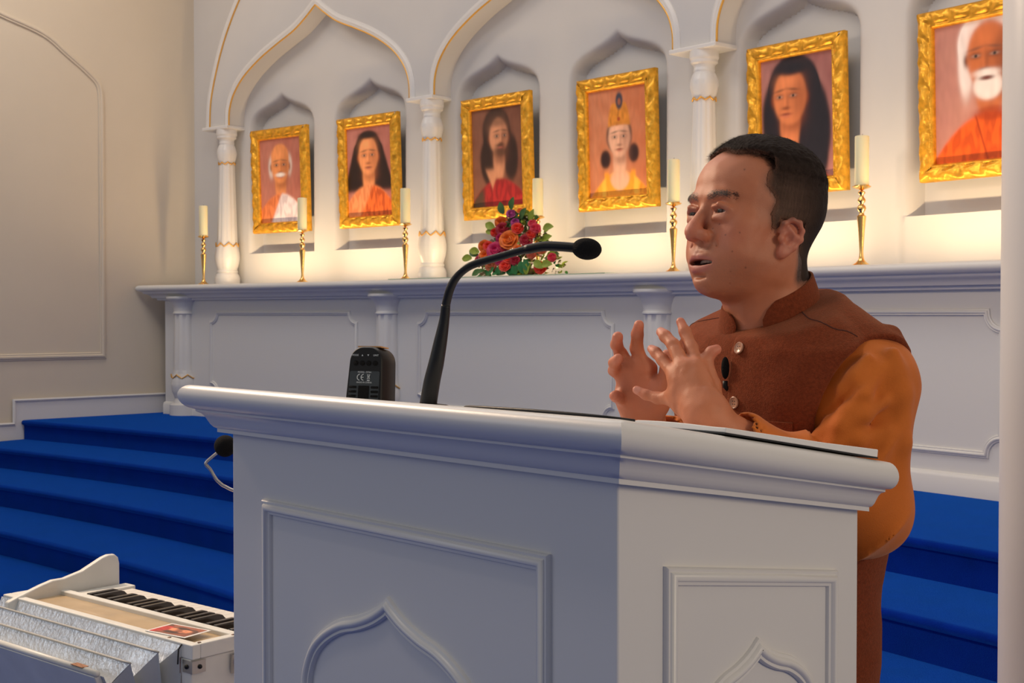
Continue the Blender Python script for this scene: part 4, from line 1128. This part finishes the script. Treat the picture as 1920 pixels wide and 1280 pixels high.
def skin_col(p):
    x, y, z = p[:, 0], p[:, 1], p[:, 2]; ax_ = np.abs(x)
    base = np.array([.50, .172, .083]); C = np.tile(base, (len(p), 1))
    def mixc(m, c, k=1.0):
        nonlocal C; m = (m * k)[:, None]; C = C * (1 - m) + np.array(c) * m
    n1 = nfield(p, 55, 1.) * .5 + nfield(p, 140, 5.) * .3 + nfield(p, 330, 3.) * .2
    C = C * (1 + .09 * n1[:, None])
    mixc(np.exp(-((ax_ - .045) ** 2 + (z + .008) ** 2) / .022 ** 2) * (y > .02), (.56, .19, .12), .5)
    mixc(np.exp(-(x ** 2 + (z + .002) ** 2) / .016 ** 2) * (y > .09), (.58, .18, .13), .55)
    mixc(sstep(.060, .10, z), (.50, .20, .115), .5)
    stub = sstep(-.012, -.030, z) * sstep(.01, .045, y) * sstep(-.14, -.09, z) * (1 - sstep(.020, .034, ax_) * sstep(-.05, -.03, z) * .7)
    mixc(np.clip(stub, 0, 1) * (.75 + .25 * nfield(p, 900)), (.27, .125, .080), .45)
    mixc(sstep(.022, .0, ax_) * sstep(-.030, -.022, z + .0) * 0, (0, 0, 0))
    lip = np.maximum(np.exp(-((ax_ / .026) ** 4 + ((z + .0378 + .14 * ax_) / .0040) ** 4)), np.exp(-((ax_ / .025) ** 4 + ((z + .0548 - .32 * ax_ ** 1.15) / .0062) ** 4))) * (y > .075)
    mixc(np.clip(lip * 1.3, 0, 1), (.42, .13, .105), .8)
    mixc(((np.abs(z + .0452) < .0046) & (ax_ < .0245) & (y > .060) & (y < .0830)).astype(float), (.06, .012, .012), .85)
    # eye area
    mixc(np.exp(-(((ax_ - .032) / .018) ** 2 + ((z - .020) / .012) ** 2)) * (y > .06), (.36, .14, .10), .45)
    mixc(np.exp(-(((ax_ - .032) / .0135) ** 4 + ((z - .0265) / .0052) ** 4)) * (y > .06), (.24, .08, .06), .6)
    # brows
    bz = .0465 + .16 * (ax_ - .010) - 6.5 * np.clip(ax_ - .024, 0, 1) ** 2 * 1.1
    br = np.exp(-((z - bz) / .0052) ** 2) * sstep(.008, .013, ax_) * sstep(.052, .040, ax_) * (y > .05)
    br = br * np.clip(.75 + .6 * np.sin(x * 2600 + z * 1800), .2, 1)
    mixc(np.clip(br, 0, 1), (.035, .018, .012), .95)
    ear = (ax_ > .0705) & (y > -.04) & (y < .015) & (z > -.04) & (z < .042)
    mixc(ear.astype(float), (.58, .20, .14), .55)
    rs_ = np.random.RandomState(2); scalp = np.mean([hair_mask(p + rs_.normal(0, .0045, 3)) for _ in range(14)], 0); mixc(np.clip(scalp * 1.2, 0, 1), (.035, .022, .018), .9)
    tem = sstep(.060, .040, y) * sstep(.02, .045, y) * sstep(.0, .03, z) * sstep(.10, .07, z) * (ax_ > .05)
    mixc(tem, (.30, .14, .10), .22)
    for mx_, my_, mz_, r in [(.050, .070, .085, .0016), (.0425, .065, -.008, .0012), (.045, .055, -.056, .0013), (.057, .035, -.050, .0018), (.035, .08, .052, .0013), (.054, .045, -.03, .0012), (.018, .094, .002, .001), (.03, .083, .008, .0011), (.060, .02, -.004, .001)]:
        j_ = np.argmin((x - mx_) ** 2 + (z - mz_) ** 2 + 9 * (y < my_ - .03)); mixc(np.exp(-((p - p[j_]) ** 2).sum(1) / (r * .8) ** 2), (.10, .035, .025), .85)
    return np.clip(C, 0, 1)
M['skin'] = mat('skin', (1, 1, 1), .46, attr='Col', sss=.12, bump=.25, bscale=900, spec=.45)
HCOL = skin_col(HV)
# eyes
for sx in (-1, 1):
    c = np.array([sx * .032, .0752, .0262]); gz = np.array([-.12, .97, -.12]); gz = gz / np.linalg.norm(gz)
    V, F = sphere((0, 0, 0), .0130, 28, 22); V = np.array(V)
    V = V[:, [0, 2, 1]] * np.array([1, 1, -1])   # pole along y
    ang = np.arccos(np.clip(V[:, 1] / .0130, -1, 1))
    V = V + c
    col = np.tile([.30, .22, .19], (len(V), 1)); col[ang < .58] = (.045, .02, .012); col[ang < .22] = (.004, .004, .004)
    pmk('eye', h2p(V), F, mat('eye', (1, 1, 1), .3, attr='Col', spec=.3), colors=col)
# teeth
rings = []
for k in range(-22, 23):
    cxx = k * .00085; yy = .0790 - 16 * cxx * cxx; gap = .0011 * (abs(math.sin(PI * (cxx / .0062 + .5))) < .16)
    rings.append([(cxx, yy - gap + a_, z) for a_, z in ((-.003, -.036), (0, -.036), (.0012, -.041), (.0008, -.0445 + .0004 * math.sin(cxx * 900)), (-.003, -.0445))])
V, F = loft(rings); pmk('teeth', h2p(np.array(V)), F, mat('teeth', (.60, .50, .40), .25))
# hair cap
def hair_sdf(p): return head_nohair(p) - hair_t(p)
head_nohair = skull_plain
V, F = nets(lambda p: np.minimum(skull_plain(p) - hair_t(p), 1), (-.10, -.15, -.09), (.10, .11, .165), .0016)
tV = hair_t(V.astype(np.float32)); keep = tV[F].min(1) > .0006
F = F[keep]; used = np.unique(F); rem = -np.ones(len(V), int); rem[used] = np.arange(len(used)); V = V[used]; F = rem[F]
def haircol(V):
    rs_ = np.random.RandomState(3); bl_ = np.mean([hair_mask(V + rs_.normal(0, .004, 3)) for _ in range(10)], 0)[:, None]; bl_ = np.clip((bl_ - .35) / .5, 0, 1)
    z = V[:, 2]; y = V[:, 1]
    g = sstep(.115, .03, z) * sstep(-.075, .01, y)
    n_ = .5 + .3 * nfield(V * np.array([1, 2.2, .5]), 310, 2.) + .3 * nfield(V * np.array([1, .9, .3]) + 5, 630, 3.)
    c_ = np.array([.016, .0085, .006]) * (1 - g[:, None]) + np.array([.13, .075, .052]) * g[:, None] * (.55 + .7 * n_[:, None])
    return c_ * bl_ + np.array([.20, .085, .05]) * (1 - bl_)
hm_ = mat('hair', (1, 1, 1), .7, attr='Col', bump=.8, bscale=700, spec=.18)
hairo = pmk('hair', h2p(V), F, hm_, colors=haircol(V))
# short strands
cen_ = V[F].mean(1); nr = np.random.RandomState(5)
sel = nr.choice(len(F), 60000, replace=True); P0 = cen_[sel] + nr.normal(0, .0028, (len(sel), 3))
e_ = .001
def gradp(P):
    P = P.astype(np.float32); g = np.stack([skull_plain(P + np.eye(3, dtype=np.float32)[k] * e_) - skull_plain(P - np.eye(3, dtype=np.float32)[k] * e_) for k in range(3)], -1)
    return g / np.linalg.norm(g, axis=1)[:, None]
G = gradp(P0)
P0 = P0 - G * (skull_plain(P0.astype(np.float32)) - hair_t(P0.astype(np.float32)) * .8)[:, None]
flow = np.stack([P0[:, 0] * 2.0, np.where(P0[:, 2] > .09, .35, -.5) + 0 * P0[:, 0], np.where(P0[:, 2] > .10, .15, -1.0)], -1) + nr.normal(0, .28, (len(sel), 3))
flow -= (flow * G).sum(1)[:, None] * G; flow /= np.linalg.norm(flow, axis=1)[:, None]
zl = P0[:, 2]; Ls = np.where(zl > .09, .011, .0060) * nr.uniform(.5, 1.25, len(sel)); lift = np.where(zl > .09, .32, .15)
tip = P0 + (flow + G * lift[:, None]) * Ls[:, None]; side = np.cross(G, flow) * .00016
HVf = HV.astype(np.float32); rs_ = np.random.RandomState(9)
blr = np.mean([hair_mask(HVf + rs_.normal(0, .0085, 3)) for _ in range(16)], 0)
ed_ = np.where((blr > .22 + .3 * rs_.rand(len(blr))) & (blr < .85) & (np.abs(HV[:, 0]) < .0775) & ~((np.abs(HV[:, 0]) > .070) & (HV[:, 2] < .024) & (HV[:, 1] < .016)))[0]
ed_ = rs_.choice(ed_, 9000); E0 = HV[ed_] + rs_.normal(0, .0006, (9000, 3)); EG = gradp(E0)
fl2 = np.stack([E0[:, 0] * 0, np.where(E0[:, 2] > .09, .8, .15), np.where(E0[:, 2] > .09, .5, -1.0)], -1) + rs_.normal(0, .35, (9000, 3)); fl2 -= (fl2 * EG).sum(1)[:, None] * EG; fl2 /= np.linalg.norm(fl2, axis=1)[:, None]
tp2 = E0 + (fl2 + EG * .22) * (np.where(E0[:, 2] > .09, .009, .0055) * rs_.uniform(.5, 1.3, 9000))[:, None]; sd2 = np.cross(EG, fl2) * .00016
P0 = np.concatenate([P0, E0]); G = np.concatenate([G, EG]); tip = np.concatenate([tip, tp2]); side = np.concatenate([side, sd2])
SV = np.concatenate([P0 - side - G * .001, P0 + side - G * .001, tip]); m_ = len(P0)
SF = np.stack([np.arange(m_), np.arange(m_) + m_, np.arange(m_) + 2 * m_], -1)
ho = mk('hair_strands', h2p(SV) - PB, SF, hm_, hairo, colors=np.concatenate([np.minimum(haircol(P0), np.array([.13, .075, .052])) * nr.uniform(.5, 1.9, (len(P0), 1))] * 3), smooth=False); ho['kind'] = 'stuff'
# eyebrow hairs
eb = []
for sx in (-1, 1):
    for k in range(750):
        a = .010 + .040 * nr.uniform(0, 1) ** 1.25; z = .0465 + .16 * (a - .010) - 6.5 * max(0, a - .024) ** 2 * 1.1 + nr.normal(0, .0024)
        # drop onto the surface along y
        ys = np.linspace(.04, .11, 60); dd = head_sdf(np.stack([np.full(60, sx * a), ys, np.full(60, z)], -1).astype(np.float32)[:, None, None, :])[:, 0, 0]
        j = np.where(dd < 0)[0]
        if len(j) == 0: continue
        y = ys[j[-1]]; dr = np.array([sx * 1.0, -.25 - a * 8, .35 - a * 14 + nr.normal(0, .2)]); dr /= np.linalg.norm(dr)
        b0 = np.array([sx * a, y, z]); t1 = b0 + dr * nr.uniform(.004, .0075) + np.array([0, .0020, 0]); s_ = np.array([0, 0, .00026])
        eb.append((b0 - s_, b0 + s_, t1))
EV = np.array(eb).reshape(-1, 3); EF = np.arange(len(EV)).reshape(-1, 3)
o = mk('eyebrows', h2p(EV) - PB, EF, mat('brow_hair', (.03, .017, .013), .5), sp, smooth=False)
# ---------------------------------------------------------------- torso frame: l to his left, f forward
tf = np.array([-.871, -.491, 0]); tl = np.array([.491, -.871, 0]); TC = np.array([.400, 1.900, 0])
def tor(p):
    d = p - TC.astype(np.float32)
    return d[..., 0] * tl[0] + d[..., 1] * tl[1], d[..., 0] * tf[0] + d[..., 1] * tf[1], p[..., 2]
def T3(l, f, z): return TC + tl * l + tf * f + np.array([0, 0, z])
ZT = [.30, .70, .95, 1.10, 1.25, 1.36, 1.43, 1.465, 1.495, 1.515, 1.535, 1.56]
WT = [.185, .155, .140, .145, .166, .190, .188, .150, .105, .078, .064, .060]
DT = [.120, .100, .086, .092, .113, .119, .106, .088, .072, .066, .062, .060]
FT = [.0, .0, .0, .0, .002, .0, .003, .009, .016, .021, .026, .028]
def stack(p, grow=0.0, W=WT):
    l, f, z = tor(p)
    w = np.interp(z, ZT, W) + grow; d = np.interp(z, ZT, DT) + grow; fo = np.interp(z, ZT, FT)
    e = 2.25
    r = ((np.abs(l) / w) ** e + (np.abs(f - fo) / d) ** e) ** (1 / e)
    s = (r - 1) * np.minimum(w, d)
    slope = .97 - .35 * sstep(1.32, 1.44, z)
    return s * slope
SHL = T3(.168, -.004, 1.392); SHR = T3(-.168, -.004, 1.392)
ELL = L3(1618, 940, 1.735); WRL = L3(1338, 795, 1.655)
ELR = L3(1395, 900, 2.06); WRR = L3(1215, 806, 1.83)
def vest_sdf(p):
    l, f, z = tor(p)
    d = stack(p, .012)
    d = smin(d, s_cap(p, T3(.10, .0, 1.462), T3(.185, -.012, 1.432), .018, .016), .035)
    d = smin(d, s_cap(p, T3(-.10, .0, 1.462), T3(-.185, -.012, 1.432), .018, .016), .035)
    # overlap of the near front panel
    d = d - .0042 * sstep(-.0012, .0004, l - .030) * sstep(.02, .05, f) * sstep(.5, .6, z)
    # armholes
    for sg in (1, -1):
        c = T3(.215 * sg, .005, 1.315)
        q = p - c.astype(np.float32); ql = (q * tl.astype(np.float32)).sum(-1); qf = (q * tf.astype(np.float32)).sum(-1); qz = q[..., 2]
        k0 = np.sqrt((ql / .118) ** 2 + (qf / .098) ** 2 + (qz / .135) ** 2)
        d = ssub(d, (k0 - 1) * .10, .006)
        for a_, b_ in (((.176, -.030, 1.452), (.178, -.050, 1.40)), ((.178, -.050, 1.40), (.172, -.058, 1.335))):
            d = smin(d, s_cap(p, T3(a_[0] * sg, a_[1], a_[2]), T3(b_[0] * sg, b_[1], b_[2]), .011, .010), .012)
    # neck opening and hem
    d = smax(d, z - (1.488 - .41 * (f - .02)), .005)
    d = ssub(d, s_cap(p, T3(0, .036, 1.47), T3(0, .050, 1.58), .050, .060), .006)
    d = smax(d, .62 - z, .004)
    d = d + .0022 * nfield(p, 24, 1.) * sstep(1.42, 1.25, z) + .0007 * nfield(p, 75, 2.)
    # soft creases from the armpit and over the belly
    a = (l - .10) * 1.0 + (z - 1.28) * .9
    d = d + .0030 * np.sin(a * 95 + 8 * f) * np.exp(-((l - .09) / .07) ** 2) * sstep(1.34, 1.22, z) * sstep(.0, .06, f)
    return d
def arm_sdf(p, S, E_, W_, rs, re, rw):
    return smin(s_cap(p, S, E_, rs, re), s_cap(p, E_, W_, re * .97, rw), .02)
def shirt_sdf(p):
    l, f, z = tor(p)
    d = stack(p, .004); d = smax(d, z - (1.476 - .41 * (f - .02)), .01); d = smax(d, .50 - z, .003)
    for S, E_, W_, sg in ((SHL, ELL, WRL, 1), (SHR, ELR, WRR, -1)):
        S = np.array(S); E_ = np.array(E_); W_ = np.array(W_)
        ax = (E_ - S) / np.linalg.norm(E_ - S)
        t = ((p - S.astype(np.float32)) @ ax.astype(np.float32))
        a = smin(s_ell(p, S, (.056, .056, .060)), s_cap(p, S + ax * .02, E_, .055, .060), .03)
        fa = (W_ - E_) / np.linalg.norm(W_ - E_); Lf = np.linalg.norm(W_ - E_)
        a = smin(a, s_cap(p, E_ + np.array([0, 0, -.012]), W_ - fa * .052 - np.array([0, 0, .007]), .052, .0420), .035)
        a = smin(a, s_ell(p, E_ + np.array([0.0, 0, -.026]), (.054, .052, .048)), .03)      # cloth sagging at the elbow
        # cloth folds: broad diagonal ridges
        q = p - S.astype(np.float32)
        w1 = (q[..., 2] * 1.0 + q[..., 0] * -.75)
        w2 = (q[..., 2] * .55 + q[..., 0] * 1.0)
        n1 = nfield(p, 11, 2. + sg)
        cw = sstep(.03, .12, vlen(p - W_.astype(np.float32))); xw = sstep(.050, -.005, q[..., 0] - .0) * sstep(-.30, -.24, q[..., 2])
        a = a - cw * xw * .015 * (1 - np.abs(np.sin(w1 * 34 + 1.5 * n1 + .2))) ** 1.7 * sstep(-.02, .06, t) + .003 * cw * xw
        a = a + .0012 * cw * nfield(p, 50, 3.)
        if sg == 1:
            for J, r0_, r1_ in (([(1558, 792, 1.706), (1590, 772, 1.688), (1622, 738, 1.681), (1650, 690, 1.692)], .0085, .003), ([(1540, 818, 1.708), (1580, 802, 1.684), (1622, 780, 1.678), (1662, 752, 1.684)], .0085, .003),
                            ([(1530, 846, 1.708), (1570, 838, 1.686), (1612, 826, 1.678), (1660, 806, 1.684)], .008, .003), ([(1582, 728, 1.706), (1604, 704, 1.696), (1628, 668, 1.697)], .006, .002),
                            ([(1676, 660, 1.700), (1692, 740, 1.700), (1692, 830, 1.700), (1680, 920, 1.700)], .006, .006), ([(1540, 876, 1.70), (1580, 900, 1.684), (1630, 905, 1.680)], .007, .003)):
                rr_ = np.linspace(r0_, r1_, len(J))
                for k_, (a0, b0) in enumerate(zip(J[:-1], J[1:])): a = smin(a, s_cap(p, L3(a0[0], a0[1], a0[2] + .003), L3(b0[0], b0[1], b0[2] + .003 + .004 * (k_ > 1)), rr_[k_], rr_[k_ + 1]), .020)
        d = smin(d, a, .012)
        # open cuff
        cu = W_ - fa * .045
        hol = s_cap(p, cu + fa * .004 - np.array([0, 0, .006]), cu + fa * .09, .0360)
        cutp = (p - (cu + fa * .012).astype(np.float32)) @ fa.astype(np.float32); near_ = s_cap(p, cu, cu + fa * .10, .080)
        d = np.where(near_ < 0, np.maximum(d, cutp), d); d = ssub(d, hol, .0015)
    return d
vlo, vhi = PB + np.array([-.33, -.36, .56]), PB + np.array([.33, .34, 1.60])
rust = mat('rust_wool_cloth', (.185, .036, .013), .9, bump=.8, bscale=620, var=.22, vscale=260, sheen=.35, spec=.12)
rust.node_tree.nodes['Principled BSDF'].inputs['Sheen Tint'].default_value = (.9, .45, .25, 1)
orng = mat('orange_cotton', (.60, .155, .020), .75, bump=.35, bscale=900, var=.05, vscale=30, sheen=.15, spec=.2)
V, F = nets(vest_sdf, vlo, vhi, .0048); waist = pmk('waistcoat', V, F[:, ::-1], rust)
V, F = nets(shirt_sdf, PB + np.array([-.36, -.36, .46]), PB + np.array([.36, .36, 1.53]), .0045); shirt = pmk('shirt', V, F[:, ::-1], orng)

def surf(fn, l, z, side=1, f0=.25):
    """point on the front of a garment at lateral l and height z"""
    fs = np.linspace(f0, -.05, 600); P = np.array([T3(l, ff, z) for ff in fs], np.float32)
    d = fn(P[:, None, None, :])[:, 0, 0]; j = np.argmax(d < 0)
    e = 1e-3; p = P[j]; g = np.array([fn((p + np.eye(3, dtype=np.float32)[k] * e)[None, None, None])[0, 0, 0] - fn((p - np.eye(3, dtype=np.float32)[k] * e)[None, None, None])[0, 0, 0] for k in range(3)])
    return p.astype(float), g / np.linalg.norm(g)
# stand collar, open at the front
ring = []
N_ = 60
for i in range(N_ + 1):
    a = math.radians(-188 + 322 * i / N_)      # 0 = back, around over his left side to the front
    back = math.cos(a)                          # 1 back, -1 front
    lx = math.sin(a); 
    rad_l, rad_f = .0640, .0700
    endt = min(1, min(i, N_ - i) / 3.0)
    fb = .034 - rad_f * 1.05 * back; ft = .038 - rad_f * .93 * back
    lo_ = T3(rad_l * 1.08 * lx, fb, 1.488 - .41 * (fb - .02) - .010)
    hi_ = T3(rad_l * .96 * lx, ft, 1.488 - .41 * (ft - .02) + .012 + .020 * endt ** .5 + .004 * back)
    n_ = (T3(lx, -back, 0) - T3(0, 0, 0)); n_ = n_ / np.linalg.norm(n_)
    ring.append([lo_ + n_ * .0025, lo_ * .5 + hi_ * .5 + n_ * .0030, hi_ + n_ * .0015, hi_ - n_ * .0015, lo_ * .5 + hi_ * .5 - n_ * .0012, lo_ - n_ * .002])
V, F = loft([[tuple(q) for q in r_] for r_ in ring])
pmk('stand_collar', V, [tuple(reversed(f_)) for f_ in F], rust, auto=50)
# seams: thin dark stitched lines lying on the cloth
seam = mat('seam_thread', (.07, .016, .008), .9)
def seamline(pts, name='seam', r=.0011, fn=vest_sdf):
    P = []
    for l, f, z in catmull(pts, 8):
        p = T3(l, f, z).astype(np.float32)
        for _ in range(6):
            d = fn(p[None, None, None])[0, 0, 0]; e = 1e-3
            g = np.array([fn((p + np.eye(3, dtype=np.float32)[k] * e)[None, None, None])[0, 0, 0] - fn((p - np.eye(3, dtype=np.float32)[k] * e)[None, None, None])[0, 0, 0] for k in range(3)]) / (2 * e)
            p = p - (g / (g @ g + 1e-6) * d).astype(np.float32)
        P.append(p.astype(float))
    V, F = tube(P, r, 6); pmk(name, V, [tuple(reversed(f_)) for f_ in F], seam, waist)
seamline([(.06, .03, 1.49), (.085, .045, 1.482), (.115, .055, 1.465), (.145, .055, 1.45), (.166, .04, 1.445)], r=.0010)
seamline([(-.055, .06, 1.50), (-.085, .058, 1.488), (-.12, .06, 1.455), (-.15, .05, 1.44)], r=.0010)
# buttons
bm_ = mat('horn_button', (.48, .25, .16), .3)
for z in (1.4325, 1.358, 1.285, 1.21, 1.13):
    p, g = surf(vest_sdf, .046, z)
    V, F = lathe([(.0001, .0), (.0078, .0), (.0084, .001), (.0084, .0022), (.0074, .0028), (.0062, .0020), (.0001, .0018)], 24)
    Mx = np.array(Vector(g).to_track_quat('Z', 'Y').to_matrix())
    V = np.array(V) @ Mx.T + p + g * .0005
    bt = pmk('button', V, [tuple(reversed(f_)) for f_ in F], bm_, waist, auto=40)
    bt.location = -waist.location
    b = MB()
    for dx, dy in ((.002, .002), (-.002, .002), (.002, -.002), (-.002, -.002)):
        b.add(*sphere(tuple(np.array([dx, dy, .0019]) @ Mx.T + p + g * .0005), .0007, 6, 4))
    mk('thread_holes', np.array(b.V) - PB, b.F, M['wick'], bt)
# welt pocket
P0_ = [surf(vest_sdf, l, 1.337 - .02 * (l - .06)) for l in np.linspace(.062, .135, 12)]
rows = []
for p, g in P0_:
    rows.append([p + g * .0005, p + g * .0026, p + g * .0026 + np.array([0, 0, -.022]), p + g * .0003 + np.array([0, 0, -.0225])])
V, F = loft([[tuple(q) for q in r_] for r_ in rows]); pmk('pocket_welt', V, F, rust, waist, auto=30)
# clip-on microphone
lm = thing('clip_microphone', 'tiny black clip-on microphone with foam tip on the waistcoat front', 'microphone', (0, 0, 0))
p, g = surf(vest_sdf, .026, 1.392)
def towld(V): V = np.asarray(V); return np.stack([V[:, 0] * cy_ - V[:, 1] * sy_, V[:, 0] * sy_ + V[:, 1] * cy_, V[:, 2]], -1)
pw = towld([p + g * .008])[0]; lm.location = pw
mk('foam_tip', *sphere((0, 0, .012), 1, 14, 10, (.0058, .0058, .0155)), M['foam'], lm)
mk('clip', *tube([(0, 0, -.006), (0, 0, -.014), (.003, .003, -.018)], .0036, 10), M['black'], lm)
# trousers and shoes below the robe
tr_ = MB()
for sg in (1, -1):
    V, F = tube([T3(.09 * sg, 0, .62), T3(.10 * sg, .0, .35), T3(.10 * sg, .0, .09)], [.10, .085, .075], 20); tr_.add(V, F)
pmk('trousers', tr_.V, [tuple(reversed(f_)) for f_ in tr_.F], orng)
for sg in (1, -1):
    V, F = nets(lambda p: smin(s_ell(p, T3(.10 * sg, .05, .045), (.07, .07, .05)), s_ell(p, T3(.10 * sg, .12, .032), (.055, .055, .034)), .05) if True else 0, T3(.10 * sg, .08, .06) - np.array([.2, .2, .059]), T3(.10 * sg, .08, .08) + np.array([.2, .2, .06]), .008)
    pmk('shoe', V, F[:, ::-1], M['black'])

# ---------------------------------------------------------------- hands
def chain(p, J, R_, k=.004):
    d = None
    for i in range(len(J) - 1):
        c = s_cap(p, J[i], J[i + 1], R_[i], R_[i + 1]); d = c if d is None else smin(d, c, k)
    return d
def hand_sdf(p, H):
    W = np.array(H['wrist']); d = s_cap(p, W, H['fore'], .0245, .0255)
    pal = None
    for q, r in H['palm']:
        c = s_cap(p, H['heel'] if q is not H['palm'][0][0] else H['heel'], q, .0175, r); pal = c if pal is None else smin(pal, c, .016)
    d = smin(d, s_ell(p, H['heel'], (.027, .022, .024)), .02); d = smin(d, pal, .016)
    for c_, r_ in H.get('mass', []): d = smin(d, s_ell(p, c_, r_), .014)
    fg = None
    for J, R_ in H['fingers']:
        c = chain(p, J, R_)
        c = c + .0007
        fg = c if fg is None else smin(fg, c, .0025)
    d = smin(d, fg, .0085)
    for J in H.get('tendons', []): d = smin(d, s_cap(p, J[0], J[1], .0030, .0042), .005)
    for J in H.get('creases', []): d = ssub(d, s_cap(p, J[0], J[1], .0007), .0020)
    return d + .0003 * nfield(p, 260, 1.) + .0005 * nfield(p, 95, 4)
L_ = L3
HL = dict(wrist=L_(1338, 795, 1.655), fore=ELL * .35 + WRL * .65, heel=L_(1322, 770, 1.662),
    palm=[(L_(1306, 690, 1.688), .0120), (L_(1284, 692, 1.690), .0120), (L_(1270, 708, 1.694), .0115), (L_(1266, 744, 1.696), .0115)],
    mass=[(L_(1312, 744, 1.682), (.019, .014, .030)), (L_(1289, 742, 1.686), (.022, .012, .027))],
    fingers=[([L_(1308, 694, 1.688), L_(1297, 652, 1.714), L_(1284, 622, 1.730), L_(1276, 603, 1.740)], [.0105, .0092, .0082, .0068]),
             ([L_(1284, 692, 1.690), L_(1262, 646, 1.720), L_(1248, 630, 1.736), L_(1239, 622, 1.748)], [.0112, .0092, .0084, .0070]),
             ([L_(1270, 708, 1.694), L_(1243, 674, 1.722), L_(1230, 661, 1.736), L_(1222, 654, 1.746)], [.0105, .0086, .0078, .0066]),
             ([L_(1267, 746, 1.694), L_(1234, 746, 1.714), L_(1211, 740, 1.724), L_(1194, 731, 1.732)], [.0100, .0082, .0074, .0062]),
             ([L_(1342, 768, 1.676), L_(1337, 722, 1.694), L_(1322, 678, 1.700), L_(1334, 660, 1.700), L_(1344, 655, 1.700)], [.0140, .0108, .0106, .0082, .0070])],
    tendons=[(L_(1316, 762, 1.660), L_(1307, 698, 1.676)), (L_(1308, 762, 1.661), L_(1284, 698, 1.677)), (L_(1302, 766, 1.664), L_(1270, 713, 1.681)), (L_(1300, 772, 1.667), L_(1270, 746, 1.683))],
    creases=[])
HRt = dict(wrist=L_(1215, 812, 1.83), fore=ELR * .35 + WRR * .65, heel=L_(1206, 782, 1.822),
    palm=[(L_(1216, 692, 1.808), .0125), (L_(1196, 690, 1.806), .0125), (L_(1178, 700, 1.806), .0125), (L_(1172, 742, 1.804), .0125)],
    mass=[(L_(1190, 742, 1.808), (.024, .016, .034)), (L_(1232, 748, 1.798), (.020, .018, .026))],
    fingers=[([L_(1206, 690, 1.806), L_(1194, 652, 1.800), L_(1195, 626, 1.786), L_(1198, 609, 1.776)], [.0118, .0096, .0088, .0078]),
             ([L_(1182, 692, 1.806), L_(1164, 664, 1.808), L_(1156, 646, 1.796), L_(1158, 631, 1.786)], [.0112, .0096, .0088, .0078]),
             ([L_(1174, 714, 1.806), L_(1153, 694, 1.800), L_(1152, 680, 1.780), L_(1159, 672, 1.768)], [.0105, .0092, .0086, .0076]),
             ([L_(1172, 744, 1.804), L_(1162, 746, 1.790), L_(1155, 743, 1.770), L_(1152, 742, 1.760)], [.0102, .0090, .0082, .0074]),
             ([L_(1226, 762, 1.808), L_(1246, 722, 1.790), L_(1252, 690, 1.786), L_(1251, 666, 1.784)], [.0160, .0125, .0108, .0090])],
    creases=[])
BV = [h2p(HV)]; BF = [HF]; BC = [HCOL]; nb = len(HV)
for H, h_ in ((HL, .00175), (HRt, .0019)):
    pts = [H['wrist'], H['fore'], H['heel']] + [j for J, _ in H['fingers'] for j in J]
    lo_, hi_ = np.min(pts, 0) - .036, np.max(pts, 0) + .036
    V, F = nets(lambda p: hand_sdf(p, H), lo_, hi_, h_)
    col = np.tile([.53, .185, .090], (len(V), 1))
    n1 = nfield(V, 60, 2) * .5 + nfield(V, 150, 1) * .5
    col = col * (1 + .10 * n1[:, None])
    def mx_(m, c, k):
        global col
        m = (m * k)[:, None]; col = col * (1 - m) + np.array(c) * m
    for J, R_ in H['fingers']:
        t = np.array(J[-1]); mx_(np.exp(-((V - t) ** 2).sum(1) / .013 ** 2), (.66, .21, .15), .55)
        for j in J[1:-1]: mx_(np.exp(-((V - np.array(j)) ** 2).sum(1) / .008 ** 2), (.48, .15, .095), .35)
    if H is HRt: mx_(np.exp(-((V - np.array(H['heel']) - np.array([0, 0, .04])) ** 2).sum(1) / .05 ** 2), (.60, .19, .135), .5)
    if H is HL:
        for k_ in (1, 2, 3):
            J = H['fingers'][k_][0]; d_ = np.array(J[-1]) - np.array(J[-2]); d_ /= np.linalg.norm(d_)
            c_ = np.array(J[-1]) + np.array([0, -.006, 0]) + d_ * .001
            mx_((((V - c_) ** 2).sum(1) < .0052 ** 2).astype(float), (.66, .30, .23), .7)
    BV.append(V); BF.append(F[:, ::-1] + nb); BC.append(col); nb += len(V)
# plain torso, arms and legs under the clothes
def body_sdf(p):
    l, f, z = tor(p)
    d = stack(p, -.020); d = smax(d, z - (1.462 - .41 * (f - .02)), .01); d = smax(d, .12 - z, .01)
    lg = np.minimum(s_cap(p, T3(.09, 0, .85), T3(.10, 0, .10), .075, .045), s_cap(p, T3(-.09, 0, .85), T3(-.10, 0, .10), .075, .045))
    d = np.where(z < .80, lg, smin(d, lg, .04))
    for S, E_, W_ in ((SHL, ELL, WRL), (SHR, ELR, WRR)):
        d = smin(d, s_cap(p, S, E_, .045, .026), .03); d = smin(d, s_cap(p, E_, E_ * .25 + np.array(W_) * .75, .026, .023), .01)
    d = smin(d, s_cap(p, h2p([0, -.05, -.11]), T3(0, .0, 1.42), .056, .058), .02)
    return d
def z_of(p): return p[..., 2]
V, F = nets(body_sdf, PB + np.array([-.34, -.34, .05]), PB + np.array([.34, .34, 1.56]), .011)
BV.append(V); BF.append(F[:, ::-1] + nb); BC.append(np.tile([.50, .172, .083], (len(V), 1)))
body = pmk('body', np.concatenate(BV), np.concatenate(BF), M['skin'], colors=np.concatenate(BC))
